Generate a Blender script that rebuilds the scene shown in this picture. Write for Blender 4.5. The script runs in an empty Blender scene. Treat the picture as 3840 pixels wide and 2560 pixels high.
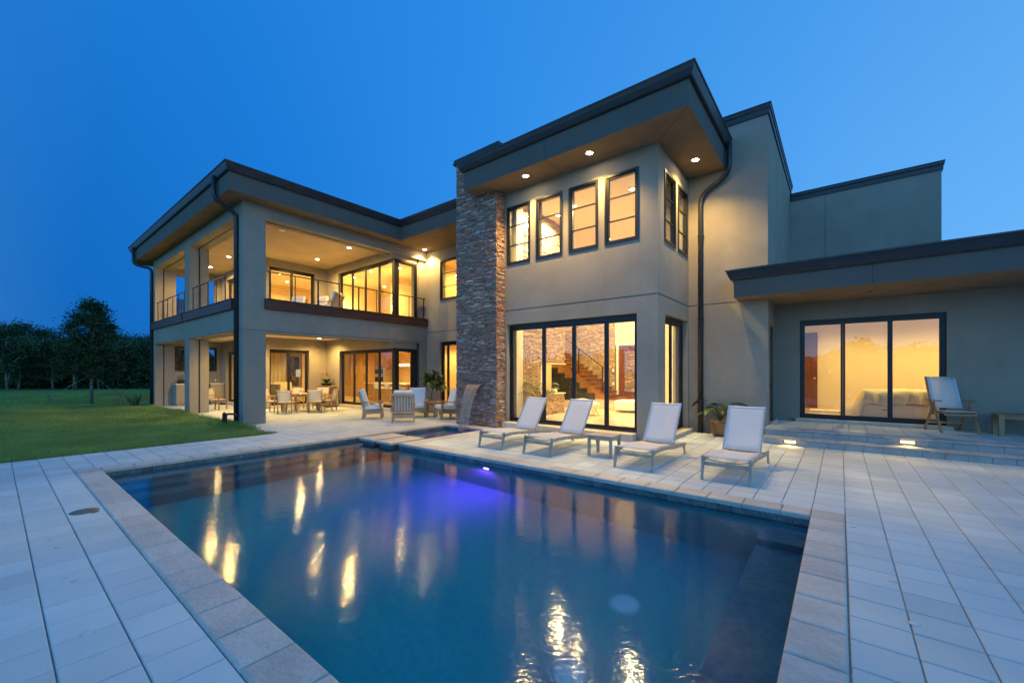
import bpy, math, random
from mathutils import Vector, Matrix
from mathutils.geometry import tessellate_polygon
random.seed(7)
R = random.random
def U(a, b): return a + (b - a) * random.random()
S = bpy.context.scene
COL = S.collection
PI = math.pi

# ------------------------------------------------------------------ materials
MATS = {}
def nodes(name):
    m = bpy.data.materials.new(name); m.use_nodes = True
    nt = m.node_tree; nt.nodes.clear()
    out = nt.nodes.new('ShaderNodeOutputMaterial')
    return m, nt, nt.nodes, nt.links, out
def ramp(N, stops, interp='LINEAR'):
    r = N.new('ShaderNodeValToRGB'); cr = r.color_ramp; cr.interpolation = interp
    while len(cr.elements) < len(stops): cr.elements.new(0.5)
    for e, (p, c) in zip(cr.elements, stops):
        e.position = p; e.color = (c[0], c[1], c[2], 1)
    return r
def mat(name, col, rough=0.7, metal=0.0, var=0.12, scale=3.0, bump=0.0, bscale=60.0, stretch=None,
        island=0.0, spec=0.5, col2=None, sheen=0.0, trans=0.0, fine=0.0, coords='Object', hue=0.0, blots=()):
    """Principled surface with cloudy colour variation, optional per-piece variation and fine bump."""
    if name in MATS: return MATS[name]
    m, nt, N, L, out = nodes(name)
    b = N.new('ShaderNodeBsdfPrincipled'); L.new(b.outputs[0], out.inputs[0])
    b.inputs['Roughness'].default_value = rough; b.inputs['Metallic'].default_value = metal
    b.inputs['Specular IOR Level'].default_value = spec
    if trans: b.inputs['Transmission Weight'].default_value = trans
    tc = N.new('ShaderNodeTexCoord'); src = tc.outputs[coords]
    if stretch:
        mp = N.new('ShaderNodeMapping'); mp.inputs['Scale'].default_value = stretch
        L.new(src, mp.inputs[0]); src = mp.outputs[0]
    n = N.new('ShaderNodeTexNoise'); n.inputs['Scale'].default_value = scale; n.inputs['Detail'].default_value = 6
    n.inputs['Roughness'].default_value = 0.6
    L.new(src, n.inputs[0])
    c2 = col2 or tuple(c * (1 - var) for c in col)
    c1 = col if col2 else tuple(min(1, c * (1 + var)) for c in col)
    rp = ramp(N, [(0.3, c2), (0.7, c1)]); L.new(n.outputs[0], rp.inputs[0])
    colout = rp.outputs[0]
    if fine:
        nf = N.new('ShaderNodeTexNoise'); nf.inputs['Scale'].default_value = bscale * .6; nf.inputs['Detail'].default_value = 4
        L.new(src, nf.inputs[0])
        mr = N.new('ShaderNodeMapRange'); mr.inputs[1].default_value = .3; mr.inputs[2].default_value = .7
        mr.inputs[3].default_value = 1 - fine; mr.inputs[4].default_value = 1 + fine
        L.new(nf.outputs[0], mr.inputs[0])
        mx = N.new('ShaderNodeMix'); mx.data_type = 'RGBA'; mx.blend_type = 'MULTIPLY'; mx.inputs[0].default_value = 1
        L.new(colout, mx.inputs[6]); L.new(mr.outputs[0], mx.inputs[7]); colout = mx.outputs[2]
    for sc, st, lo, hi, k0, k1 in blots:
        mp2 = N.new('ShaderNodeMapping'); mp2.inputs['Scale'].default_value = st; L.new(tc.outputs[coords], mp2.inputs[0])
        nb2 = N.new('ShaderNodeTexNoise'); nb2.inputs['Scale'].default_value = sc; nb2.inputs['Detail'].default_value = 7; nb2.inputs['Roughness'].default_value = .65; L.new(mp2.outputs[0], nb2.inputs[0])
        mr = N.new('ShaderNodeMapRange'); mr.inputs[1].default_value = lo; mr.inputs[2].default_value = hi; mr.inputs[3].default_value = k0; mr.inputs[4].default_value = k1; L.new(nb2.outputs[0], mr.inputs[0])
        mx = N.new('ShaderNodeMix'); mx.data_type = 'RGBA'; mx.blend_type = 'MULTIPLY'; mx.inputs[0].default_value = 1
        L.new(colout, mx.inputs[6]); L.new(mr.outputs[0], mx.inputs[7]); colout = mx.outputs[2]
    if island or hue:
        g = N.new('ShaderNodeNewGeometry')
        hs = N.new('ShaderNodeHueSaturation')
        mr = N.new('ShaderNodeMapRange'); mr.inputs[3].default_value = 1 - island; mr.inputs[4].default_value = 1 + island
        L.new(g.outputs['Random Per Island'], mr.inputs[0]); L.new(mr.outputs[0], hs.inputs['Value'])
        if hue:
            wn = N.new('ShaderNodeTexWhiteNoise'); wn.noise_dimensions = '1D'; L.new(g.outputs['Random Per Island'], wn.inputs['W'])
            mh = N.new('ShaderNodeMapRange'); mh.inputs[3].default_value = .5 - hue; mh.inputs[4].default_value = .5 + hue
            L.new(wn.outputs[0], mh.inputs[0]); L.new(mh.outputs[0], hs.inputs['Hue'])
        L.new(colout, hs.inputs['Color']); colout = hs.outputs[0]
    L.new(colout, b.inputs['Base Color'])
    if bump:
        nb = N.new('ShaderNodeTexNoise'); nb.inputs['Scale'].default_value = bscale; nb.inputs['Detail'].default_value = 5
        L.new(src, nb.inputs[0])
        bp = N.new('ShaderNodeBump'); bp.inputs['Strength'].default_value = bump; bp.inputs['Distance'].default_value = 0.01
        L.new(nb.outputs[0], bp.inputs['Height']); L.new(bp.outputs[0], b.inputs['Normal'])
    MATS[name] = m
    return m
def emit(name, col, strength):
    if name in MATS: return MATS[name]
    m, nt, N, L, out = nodes(name)
    e = N.new('ShaderNodeEmission'); e.inputs[0].default_value = (*col, 1); e.inputs[1].default_value = strength
    L.new(e.outputs[0], out.inputs[0]); MATS[name] = m
    return m
def schlick(N, L, f0=0.04, normal=None, power=5.0):
    g = N.new('ShaderNodeNewGeometry')
    d = N.new('ShaderNodeVectorMath'); d.operation = 'DOT_PRODUCT'
    L.new(g.outputs['Incoming'], d.inputs[0]); L.new(normal or g.outputs['Normal'], d.inputs[1])
    def M(op, a, b=None):
        n = N.new('ShaderNodeMath'); n.operation = op
        for i, x in enumerate((a, b)):
            if x is None: continue
            if isinstance(x, (int, float)): n.inputs[i].default_value = x
            else: L.new(x, n.inputs[i])
        return n.outputs[0]
    a = M('ABSOLUTE', d.outputs['Value']); p = M('POWER', M('SUBTRACT', 1.0, a), power)
    return M('ADD', M('MULTIPLY', p, 1 - f0), f0)
def glass(name, tint=(.93, .95, .94), f0=0.045, rough=0.0):
    m, nt, N, L, out = nodes(name)
    t = N.new('ShaderNodeBsdfTransparent'); t.inputs[0].default_value = (*tint, 1)
    g = N.new('ShaderNodeBsdfGlossy'); g.inputs['Roughness'].default_value = rough; g.inputs[0].default_value = (1, 1, 1, 1)
    mx = N.new('ShaderNodeMixShader'); L.new(schlick(N, L, f0), mx.inputs[0]); L.new(t.outputs[0], mx.inputs[1]); L.new(g.outputs[0], mx.inputs[2])
    L.new(mx.outputs[0], out.inputs[0]); MATS[name] = m
    return m
def water_mat(name, amp, rough, absorb=None, dens=0.0, tint=(1, 1, 1)):
    m, nt, N, L, out = nodes(name)
    tc = N.new('ShaderNodeTexCoord')
    def noise(sc, det, st=(1, 1, 1)):
        m0 = N.new('ShaderNodeMapping'); m0.inputs['Rotation'].default_value = (0, 0, math.radians(-38.5)); L.new(tc.outputs['Object'], m0.inputs[0])
        mp = N.new('ShaderNodeMapping'); mp.inputs['Scale'].default_value = st; L.new(m0.outputs[0], mp.inputs[0])
        n = N.new('ShaderNodeTexNoise'); n.inputs['Scale'].default_value = sc; n.inputs['Detail'].default_value = det
        L.new(mp.outputs[0], n.inputs[0]); return n
    n1 = noise(2.2, 2, (.4, 1, 1)); n2 = noise(9.0, 3, (.42, 1, 1)); n3 = noise(34.0, 2, (.5, 1, 1))   # breeze ripples, crests along one direction
    def mul(a, k):
        q = N.new('ShaderNodeMath'); q.operation = 'MULTIPLY'; L.new(a, q.inputs[0]); q.inputs[1].default_value = k; return q.outputs[0]
    def add(a, b):
        q = N.new('ShaderNodeMath'); q.operation = 'ADD'; L.new(a, q.inputs[0]); L.new(b, q.inputs[1]); return q.outputs[0]
    h = add(add(mul(n1.outputs[0], .12), mul(n2.outputs[0], .21)), mul(n3.outputs[0], .11))
    bp = N.new('ShaderNodeBump'); bp.inputs['Strength'].default_value = 1; bp.inputs['Distance'].default_value = amp
    L.new(h, bp.inputs['Height'])
    t = N.new('ShaderNodeBsdfRefraction'); t.inputs[0].default_value = (*tint, 1); t.inputs['IOR'].default_value = 1.33; t.inputs['Roughness'].default_value = .16
    g = N.new('ShaderNodeBsdfGlossy'); g.inputs['Roughness'].default_value = rough; L.new(bp.outputs[0], g.inputs['Normal'])
    mx = N.new('ShaderNodeMixShader'); L.new(schlick(N, L, .022, bp.outputs[0]), mx.inputs[0]); L.new(t.outputs[0], mx.inputs[1]); L.new(g.outputs[0], mx.inputs[2])
    L.new(mx.outputs[0], out.inputs[0])
    if dens:
        v = N.new('ShaderNodeVolumeAbsorption'); v.inputs[0].default_value = (*absorb, 1); v.inputs[1].default_value = dens
        L.new(v.outputs[0], out.inputs['Volume'])
    MATS[name] = m
    return m
def sling_mat(name, col, opening):
    m, nt, N, L, out = nodes(name)
    d = N.new('ShaderNodeBsdfDiffuse'); d.inputs[0].default_value = (*col, 1)
    tl = N.new('ShaderNodeBsdfTranslucent'); tl.inputs[0].default_value = (*col, 1)
    a = N.new('ShaderNodeMixShader'); a.inputs[0].default_value = .3; L.new(d.outputs[0], a.inputs[1]); L.new(tl.outputs[0], a.inputs[2])
    t = N.new('ShaderNodeBsdfTransparent')
    tc = N.new('ShaderNodeTexCoord'); w = N.new('ShaderNodeTexNoise'); w.inputs['Scale'].default_value = 40; L.new(tc.outputs['Object'], w.inputs[0])
    mr = N.new('ShaderNodeMapRange'); mr.inputs[3].default_value = opening - .05; mr.inputs[4].default_value = opening + .05; L.new(w.outputs[0], mr.inputs[0])
    b = N.new('ShaderNodeMixShader'); L.new(mr.outputs[0], b.inputs[0]); L.new(a.outputs[0], b.inputs[1]); L.new(t.outputs[0], b.inputs[2])
    L.new(b.outputs[0], out.inputs[0]); MATS[name] = m
    return m
def stone_mat(name, stops):
    m, nt, N, L, out = nodes(name)
    b = N.new('ShaderNodeBsdfPrincipled'); L.new(b.outputs[0], out.inputs[0]); b.inputs['Roughness'].default_value = .75
    g = N.new('ShaderNodeNewGeometry'); rp = ramp(N, stops); L.new(g.outputs['Random Per Island'], rp.inputs[0])
    tc = N.new('ShaderNodeTexCoord')
    mp = N.new('ShaderNodeMapping'); mp.inputs['Scale'].default_value = (6, 6, 16); L.new(tc.outputs['Object'], mp.inputs[0])
    n = N.new('ShaderNodeTexNoise'); n.inputs['Scale'].default_value = 1.6; n.inputs['Detail'].default_value = 8; L.new(mp.outputs[0], n.inputs[0])
    mr = N.new('ShaderNodeMapRange'); mr.inputs[1].default_value = .3; mr.inputs[2].default_value = .7; mr.inputs[3].default_value = .6; mr.inputs[4].default_value = 1.35
    L.new(n.outputs[0], mr.inputs[0])
    mx = N.new('ShaderNodeMix'); mx.data_type = 'RGBA'; mx.blend_type = 'MULTIPLY'; mx.inputs[0].default_value = 1
    L.new(rp.outputs[0], mx.inputs[6]); L.new(mr.outputs[0], mx.inputs[7]); L.new(mx.outputs[2], b.inputs['Base Color'])
    n2 = N.new('ShaderNodeTexNoise'); n2.inputs['Scale'].default_value = 45; n2.inputs['Detail'].default_value = 6; L.new(tc.outputs['Object'], n2.inputs[0])
    bp = N.new('ShaderNodeBump'); bp.inputs['Strength'].default_value = .5; bp.inputs['Distance'].default_value = .01
    L.new(n2.outputs[0], bp.inputs['Height']); L.new(bp.outputs[0], b.inputs['Normal'])
    MATS[name] = m
    return m

STUCCO = mat('stucco', (.315, .28, .235), .9, var=.10, scale=.7, bump=.4, bscale=140, fine=.05, spec=.2, blots=[(1, (5, 5, .22), .35, .7, 1.015, .965), (2.2, (1, 1, 1), .3, .7, 1.04, .95)])
FASCIA = mat('fascia_stucco', (.118, .113, .103), .85, var=.08, scale=1.2, bump=.25, bscale=120, fine=.05, spec=.25)
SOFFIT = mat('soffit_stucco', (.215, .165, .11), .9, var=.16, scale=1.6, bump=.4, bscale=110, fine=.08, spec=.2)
GUTTER = mat('gutter_metal', (.030, .033, .040), .38, metal=.2, var=.15, scale=2)
FRAME = mat('dark_frame', (.022, .023, .027), .35, metal=.3, var=.12, scale=3)
IPE = mat('red_wood', (.105, .036, .022), .5, var=.35, scale=2.0, stretch=(1.2, 1.2, 18), bump=.15, bscale=20)
STEEL = mat('railing_steel', (.05, .052, .058), .4, metal=.7, var=.1)
CABLE = mat('cable_steel', (.16, .16, .16), .35, metal=.9, var=.05)
PAVER = mat('paver_concrete', (.53, .575, .555), .85, var=.12, scale=.55, bump=.25, bscale=160, island=.085, fine=.05, spec=.3, blots=[(1.1, (1, 1, 1), .60, .72, 1.0, .86), (4.5, (1, 1, 1), .64, .70, 1.0, .88)])
JOINT = mat('joint_sand', (.25, .25, .235), .95, var=.3, scale=20)
TRAV = mat('travertine', (.58, .535, .47), .6, scale=2.6, col2=(.47, .425, .365), bump=.5, bscale=38, island=.10, fine=.11, stretch=(1, 2.2, 1), spec=.4)
TRAVIN = mat('polished_travertine', (.70, .56, .40), .16, var=.12, scale=2.5, island=.05)
TILE = mat('waterline_tile', (.10, .13, .14), .35, var=.35, scale=14, island=.3, fine=.2)
PEBBLE = mat('pool_pebble', (.045, .47, .52), .8, var=.2, scale=18, fine=.2, bscale=260, bump=.3)  # teal brightened in the colour itself, standing in for unmodelled pool lamps
STEPB = mat('step_block', (.36, .37, .36), .85, var=.12, scale=5, bump=.3, bscale=90, island=.1, fine=.08)
CREAM = mat('cream_paint', (.82, .70, .50), .75, var=.03, scale=1)
WHITEP = mat('ceiling_paint', (.80, .68, .50), .8, var=.03, scale=1)
ROOMW = mat('warm_wall_paint', (.80, .62, .36), .75, var=.03, scale=1)
TEAK = mat('teak', (.40, .235, .115), .55, var=.28, scale=3, stretch=(1, 1, 1), bump=.1, bscale=60, island=.12)
TEAKG = mat('weathered_teak', (.43, .36, .285), .65, var=.25, scale=3, bump=.12, bscale=60, island=.1)
TEAKA = mat('aged_teak', (.40, .265, .155), .6, var=.25, scale=3, bump=.12, bscale=60, island=.1)
CANVAS = mat('white_canvas', (.78, .77, .75), .9, var=.04, scale=5, bump=.2, bscale=200, spec=.2)
LINEN = mat('cream_linen', (.74, .66, .50), .9, var=.07, scale=4, bump=.5, bscale=14, spec=.2)
SLING = sling_mat('white_sling', (.82, .82, .82), .2)
SLINGC = sling_mat('cream_sling', (.80, .76, .68), .12)
EDGE = mat('sling_edge', (.46, .58, .74), .6, var=.04)
CAB = mat('oak_cabinet', (.47, .265, .095), .4, var=.22, scale=1.5, stretch=(6, 6, .7), island=.06)
MAHOG = mat('mahogany', (.16, .05, .025), .35, var=.3, scale=1.5, stretch=(7, 7, .8))
STAIRW = mat('stair_wood', (.36, .165, .06), .35, var=.25, scale=1.5, stretch=(1.5, 6, 9), island=.08)
DARKW = mat('ebony', (.018, .015, .013), .35, var=.2)
CHROME = mat('chrome', (.75, .72, .68), .15, metal=1, var=.02)
BLACKG = mat('black_glass', (.012, .012, .013), .08, var=.1)
STONEC = mat('counter_stone', (.74, .68, .58), .2, var=.12, scale=6)
SWITCHM = mat('switch_plastic', (.85, .82, .75), .4, var=.02)
TERRA = mat('glazed_pot', (.30, .14, .05), .3, var=.35, scale=5, bump=.1, bscale=10)
LEAF = mat('leaf_green', (.055, .105, .022), .5, var=.35, scale=4, island=.3, hue=.02)
LEAFD = mat('leaf_dark', (.026, .062, .022), .45, var=.35, scale=4, island=.35, hue=.02)
STEMM = mat('plant_stem', (.14, .11, .06), .8, var=.3, scale=10)
WHITEF = mat('white_petal', (.82, .80, .72), .6, var=.04)
REDF = mat('red_petal', (.62, .06, .02), .5, var=.2)
PIPEM = mat('iron_pipe', (.045, .026, .02), .6, metal=.3, var=.5, scale=20, bump=.3, bscale=80)
BARK = mat('bark', (.16, .145, .13), .95, var=.35, scale=5, stretch=(3, 3, .6), bump=.8, bscale=14)
TREEL = mat('tree_leaf', (.030, .068, .026), .7, var=.4, scale=.7, island=.45, hue=.02, spec=.15)
TREEL2 = mat('wood_leaf', (.030, .060, .026), .75, var=.5, scale=.35, island=.5, hue=.03, spec=.1)
TREEL3 = mat('pale_wood_leaf', (.052, .095, .045), .75, var=.5, scale=.35, island=.5, hue=.03, spec=.1)
GLASS = glass('window_glass')
CORD = mat('rope', (.30, .26, .20), .9, var=.2)
FUR = mat('white_fur', (.86, .80, .70), .95, var=.06, scale=10, bump=1.0, bscale=50)

# ------------------------------------------------------------------ mesh builder
class MB:
    def __init__(s): s.v = []; s.f = []; s.mi = []; s.sm = []
    def add(s, vs, fs, mi=0, sm=False):
        o = len(s.v); s.v += [tuple(p) for p in vs]
        for k in fs: s.f.append([i + o for i in k]); s.mi.append(mi); s.sm.append(sm)
        return s
    def box(s, x0, x1, y0, y1, z0, z1, mi=0):
        vs = [(x0, y0, z0), (x1, y0, z0), (x1, y1, z0), (x0, y1, z0), (x0, y0, z1), (x1, y0, z1), (x1, y1, z1), (x0, y1, z1)]
        return s.add(vs, [(0, 3, 2, 1), (4, 5, 6, 7), (0, 1, 5, 4), (1, 2, 6, 5), (2, 3, 7, 6), (3, 0, 4, 7)], mi)
    def ab(s, ax, u0, u1, p0, p1, z0, z1, mi=0):
        p0, p1 = min(p0, p1), max(p0, p1)
        return s.box(u0, u1, p0, p1, z0, z1, mi) if ax == 'Y' else s.box(p0, p1, u0, u1, z0, z1, mi)
    def bar(s, a, b, w, h, up=(0, 0, 1), mi=0, w2=None, h2=None):
        a = Vector(a); b = Vector(b); d = (b - a).normalized(); up = Vector(up)
        x = d.cross(up)
        if x.length < 1e-4: x = d.cross(Vector((1, 0, 0)))
        x.normalize(); y = x.cross(d); w2 = w if w2 is None else w2; h2 = h if h2 is None else h2
        vs = []
        for p, ww, hh in ((a, w, h), (b, w2, h2)):
            vs += [p - x * ww / 2 - y * hh / 2, p + x * ww / 2 - y * hh / 2, p + x * ww / 2 + y * hh / 2, p - x * ww / 2 + y * hh / 2]
        return s.add(vs, [(0, 3, 2, 1), (4, 5, 6, 7), (0, 1, 5, 4), (1, 2, 6, 5), (2, 3, 7, 6), (3, 0, 4, 7)], mi)
    def tube(s, pts, r, n=8, mi=0, r1=None, sm=True):
        pts = [Vector(p) for p in pts]; m = len(pts); rings = []
        prev = None
        for i, p in enumerate(pts):
            d = (pts[min(i + 1, m - 1)] - pts[max(i - 1, 0)]).normalized()
            ref = prev if prev is not None else (Vector((0, 0, 1)) if abs(d.z) < .9 else Vector((1, 0, 0)))
            x = d.cross(ref)
            if x.length < 1e-4: x = d.cross(Vector((0, 1, 0)))
            x.normalize(); y = x.cross(d); prev = y
            rr = r if r1 is None else r + (r1 - r) * i / max(1, m - 1)
            rings.append([p + (x * math.cos(t) + y * math.sin(t)) * rr for t in [2 * PI * k / n for k in range(n)]])
        vs = [q for rg in rings for q in rg]; fs = []
        for i in range(m - 1):
            for k in range(n):
                fs.append((i * n + k, i * n + (k + 1) % n, (i + 1) * n + (k + 1) % n, (i + 1) * n + k))
        s.add(vs, fs, mi, sm)
        o = len(s.v) - len(vs)
        for rg, rev in ((range(n), True), (range((m - 1) * n, m * n), False)):
            f = [o + k for k in rg]; s.f.append(f[::-1] if rev else f); s.mi.append(mi); s.sm.append(False)
        return s
    def lathe(s, prof, n=20, c=(0, 0, 0), mi=0, sm=True):
        vs = []; fs = []
        for r, z in prof:
            for k in range(n): vs.append((c[0] + r * math.cos(2 * PI * k / n), c[1] + r * math.sin(2 * PI * k / n), c[2] + z))
        for i in range(len(prof) - 1):
            for k in range(n): fs.append((i * n + k, i * n + (k + 1) % n, (i + 1) * n + (k + 1) % n, (i + 1) * n + k))
        fs.append(tuple(range(n - 1, -1, -1))); fs.append(tuple((len(prof) - 1) * n + k for k in range(n)))
        return s.add(vs, fs, mi, sm)
    def prism(s, poly, z0, z1, mi=0, mbot=None, mtop=None):
        n = len(poly)
        vs = [(x, y, z0) for x, y in poly] + [(x, y, z1) for x, y in poly]
        s.add(vs, [], mi); o = len(s.v) - 2 * n
        ccw = sum(poly[i][0] * poly[(i + 1) % n][1] - poly[(i + 1) % n][0] * poly[i][1] for i in range(n)) > 0
        for t in tessellate_polygon([[Vector((x, y, 0)) for x, y in poly]]):
            a, b, c = t; ar = (poly[b][0] - poly[a][0]) * (poly[c][1] - poly[a][1]) - (poly[c][0] - poly[a][0]) * (poly[b][1] - poly[a][1])
            if ar < 0: a, b, c = c, b, a
            s.f.append([o + c, o + b, o + a]); s.mi.append(mi if mbot is None else mbot); s.sm.append(False)
            s.f.append([o + n + a, o + n + b, o + n + c]); s.mi.append(mi if mtop is None else mtop); s.sm.append(False)
        for i in range(n):
            j = (i + 1) % n; s.f.append([o + i, o + j, o + n + j, o + n + i] if ccw else [o + n + i, o + n + j, o + j, o + i]); s.mi.append(mi); s.sm.append(False)
        return s
    def wall(s, ax, p, t, u0, u1, z0, z1, holes=(), mi=0):
        """wall sheet of thickness t (signed, inwards) with rectangular openings (ua,ub,za,zb)"""
        us = sorted({u0, u1, *[h[0] for h in holes], *[h[1] for h in holes]}); zs = sorted({z0, z1, *[h[2] for h in holes], *[h[3] for h in holes]})
        us = [u for u in us if u0 <= u <= u1]; zs = [z for z in zs if z0 <= z <= z1]
        def solid(i, j):
            if not (0 <= i < len(us) - 1 and 0 <= j < len(zs) - 1): return False
            cu = (us[i] + us[i + 1]) / 2; cz = (zs[j] + zs[j + 1]) / 2
            return not any(h[0] < cu < h[1] and h[2] < cz < h[3] for h in holes)
        P = lambda u, q, z: (u, q, z) if ax == 'Y' else (q, u, z)
        q0, q1 = p, p + t
        flip = (ax == 'Y') == (t > 0)
        def quad(a, b, c, d):
            k = [a, b, c, d] if flip else [d, c, b, a]
            s.add(k, [(0, 1, 2, 3)], mi)
        for i in range(len(us) - 1):
            for j in range(len(zs) - 1):
                if not solid(i, j): continue
                a, b, c, d = us[i], us[i + 1], zs[j], zs[j + 1]
                quad(P(a, q0, c), P(b, q0, c), P(b, q0, d), P(a, q0, d))
                quad(P(b, q1, c), P(a, q1, c), P(a, q1, d), P(b, q1, d))
                if not solid(i - 1, j): quad(P(a, q1, c), P(a, q0, c), P(a, q0, d), P(a, q1, d))
                if not solid(i + 1, j): quad(P(b, q0, c), P(b, q1, c), P(b, q1, d), P(b, q0, d))
                if not solid(i, j - 1): quad(P(a, q1, c), P(b, q1, c), P(b, q0, c), P(a, q0, c))
                if not solid(i, j + 1): quad(P(a, q0, d), P(b, q0, d), P(b, q1, d), P(a, q1, d))
        return s
    def sweep(s, path, prof, mi=0):
        """profile (outward, z) swept along an open plan path, outward = right-hand side of travel"""
        n = len(path); offs = []
        for i in range(n):
            def nrm(a, b):
                d = (Vector(b) - Vector(a)).normalized(); return Vector((d.y, -d.x))
            ns = []
            if i > 0: ns.append(nrm(path[i - 1], path[i]))
            if i < n - 1: ns.append(nrm(path[i], path[i + 1]))
            m = sum(ns, Vector((0, 0))); m /= m.length; m /= max(.3, m.dot(ns[0])); offs.append(m)
        k = len(prof); vs = []
        for (x, y), m in zip(path, offs):
            for o, z in prof: vs.append((x + m.x * o, y + m.y * o, z))
        fs = []
        for i in range(n - 1):
            for j in range(k):
                fs.append((i * k + j, i * k + (j + 1) % k, (i + 1) * k + (j + 1) % k, (i + 1) * k + j))
        fs.append(tuple(range(k))[::-1]); fs.append(tuple((n - 1) * k + j for j in range(k)))
        return s.add(vs, fs, mi)
    def leaf(s, base, d, up, length, width, droop=.3, mi=0, seg=4, fold=.15):
        base = Vector(base); d = Vector(d).normalized(); up = Vector(up)
        side = d.cross(up)
        if side.length < 1e-3: side = d.cross(Vector((1, .3, 0)))
        side.normalize(); nrm = side.cross(d).normalized()
        vs = []; p = base.copy(); dd = d.copy()
        for i in range(seg + 1):
            t = i / seg; w = width * (math.sin(PI * min(1, t * .94 + .05)) ** .8) / 2
            vs += [p - side * w + nrm * w * fold, p - nrm * 0, p + side * w + nrm * w * fold]
            dd = (dd + Vector((0, 0, -1)) * droop / seg).normalized(); p = p + dd * length / seg
        fs = []
        for i in range(seg):
            a = i * 3; fs += [(a, a + 1, a + 4, a + 3), (a + 1, a + 2, a + 5, a + 4)]
        return s.add(vs, fs, mi, True)
    def stones(s, ax, p, out, u0, u1, z0, z1, holes=(), mi=0, hmin=.024, hmax=.052, lmin=.07, lmax=.30, zsnap=None):
        z = z0
        while z < z1 - .005:
            h = min(U(hmin, hmax), z1 - z)
            u = u0 - U(0, .15); 
            while u < u1:
                l = U(lmin, lmax); a, b = max(u, u0), min(u + l, u1); u += l
                if b - a < .02: continue
                for (ha, hb, hc, hd) in holes:
                    if z + h > hc + .005 and z < hd - .005 and b > ha and a < hb:
                        if a < ha: b = min(b, ha)
                        elif b > hb: a = max(a, hb)
                        else: a = b
                if b - a < .02: continue
                d = U(.006, .045) * out; g = .0025
                s.ab(ax, a + g, b - g, p - .0 * out, p + d, z + g, z + h - g, mi)
            z += h
        return s
    def build(s, name, mats, parent=None, local=False, bevel=0, seg=2, smooth=False):
        me = bpy.data.meshes.new(name)
        off = Vector((0, 0, 0))
        if parent is not None and not local: off = wloc(parent)
        me.from_pydata([(x - off.x, y - off.y, z - off.z) for x, y, z in s.v], [], s.f)
        if not isinstance(mats, (list, tuple)): mats = [mats]
        for m in mats: me.materials.append(m)
        me.polygons.foreach_set('material_index', s.mi)
        me.polygons.foreach_set('use_smooth', [bool(x) or smooth for x in s.sm])
        me.update()
        o = bpy.data.objects.new(name, me); COL.objects.link(o)
        if parent is not None: o.parent = parent
        if bevel:
            b = o.modifiers.new('soft_edges', 'BEVEL'); b.width = bevel; b.segments = seg; b.limit_method = 'ANGLE'; b.angle_limit = math.radians(40)
        return o
def wloc(o):
    v = Vector((0, 0, 0))
    while o is not None: v += o.location; o = o.parent
    return v
def tag(o, label=None, cat=None, group=None, kind=None):
    if label: o['label'] = label
    if cat: o['category'] = cat
    if group: o['group'] = group
    if kind: o['kind'] = kind
    return o
def empty(name, loc, rz=0, label=None, cat=None, group=None, parent=None):
    o = bpy.data.objects.new(name, None); COL.objects.link(o); o.location = loc; o.rotation_euler = (0, 0, rz)
    o.empty_display_size = .2
    if parent is not None: o.parent = parent
    return tag(o, label, cat, group)
def copy_tree(o, parent=None):
    c = o.copy(); COL.objects.link(c)
    if parent is not None: c.parent = parent
    for ch in [x for x in o.children]: copy_tree(ch, c)
    return c
def face(dx, dy): return math.atan2(-dx, dy)          # rotation that turns local +Y towards (dx, dy)

# ------------------------------------------------------------------ camera
cam = bpy.data.cameras.new('Camera'); co = bpy.data.objects.new('Camera', cam); COL.objects.link(co)
cam.sensor_width = 36; cam.lens = 1549.4 / 3840 * 36; cam.shift_y = (1394.7 - 1280) / 3840
cam.clip_start = .05; cam.clip_end = 3000
co.location = (0, 0, 1.6); co.rotation_euler = (PI / 2, 0, math.radians(38.476))
S.camera = co

# ------------------------------------------------------------------ sky
W = bpy.data.worlds.new('World'); S.world = W; W.use_nodes = True
nt = W.node_tree; N = nt.nodes; L = nt.links; N.clear()
wo = N.new('ShaderNodeOutputWorld'); bg = N.new('ShaderNodeBackground'); L.new(bg.outputs[0], wo.inputs[0])
SKY_STRENGTH = 1.0
bg.inputs[1].default_value = SKY_STRENGTH
tc = N.new('ShaderNodeTexCoord')
def wmath(op, a, b=None, c=None):
    n = N.new('ShaderNodeMath'); n.operation = op
    for i, x in enumerate((a, b, c)):
        if x is None: continue
        if isinstance(x, (int, float)): n.inputs[i].default_value = x
        else: L.new(x, n.inputs[i])
    return n.outputs[0]
def wdot(v):
    n = N.new('ShaderNodeVectorMath'); n.operation = 'DOT_PRODUCT'; L.new(tc.outputs['Generated'], n.inputs[0]); n.inputs[1].default_value = v
    return n.outputs['Value']
def wmix(f, a, b, mode='MIX'):
    n = N.new('ShaderNodeMix'); n.data_type = 'RGBA'; n.blend_type = mode
    for i, x in ((0, f), (6, a), (7, b)):
        if isinstance(x, (int, float)): n.inputs[i].default_value = x
        elif isinstance(x, tuple): n.inputs[i].default_value = (*x, 1)
        else: L.new(x, n.inputs[i])
    return n.outputs[2]
side = wmath('MULTIPLY_ADD', wdot((.894, .447, 0)), .5, .5)
rp = ramp(N, [(.05, (.0035, .122, .465)), (.2, (.009, .19, .67)), (.40, (.038, .295, .84)), (.62, (.088, .395, .92)), (.82, (.165, .50, .98)), (1, (.26, .60, 1.0))])
L.new(side, rp.inputs[0])
# the dome darkens and deepens towards the zenith, brightens towards the horizon on the sunset side
zen = wmath('POWER', wmath('MAXIMUM', wdot((0, 0, 1)), 0.0), 1.0)
col = wmix(wmath('MULTIPLY', zen, .75), rp.outputs[0], (.016, .21, .69))
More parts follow.
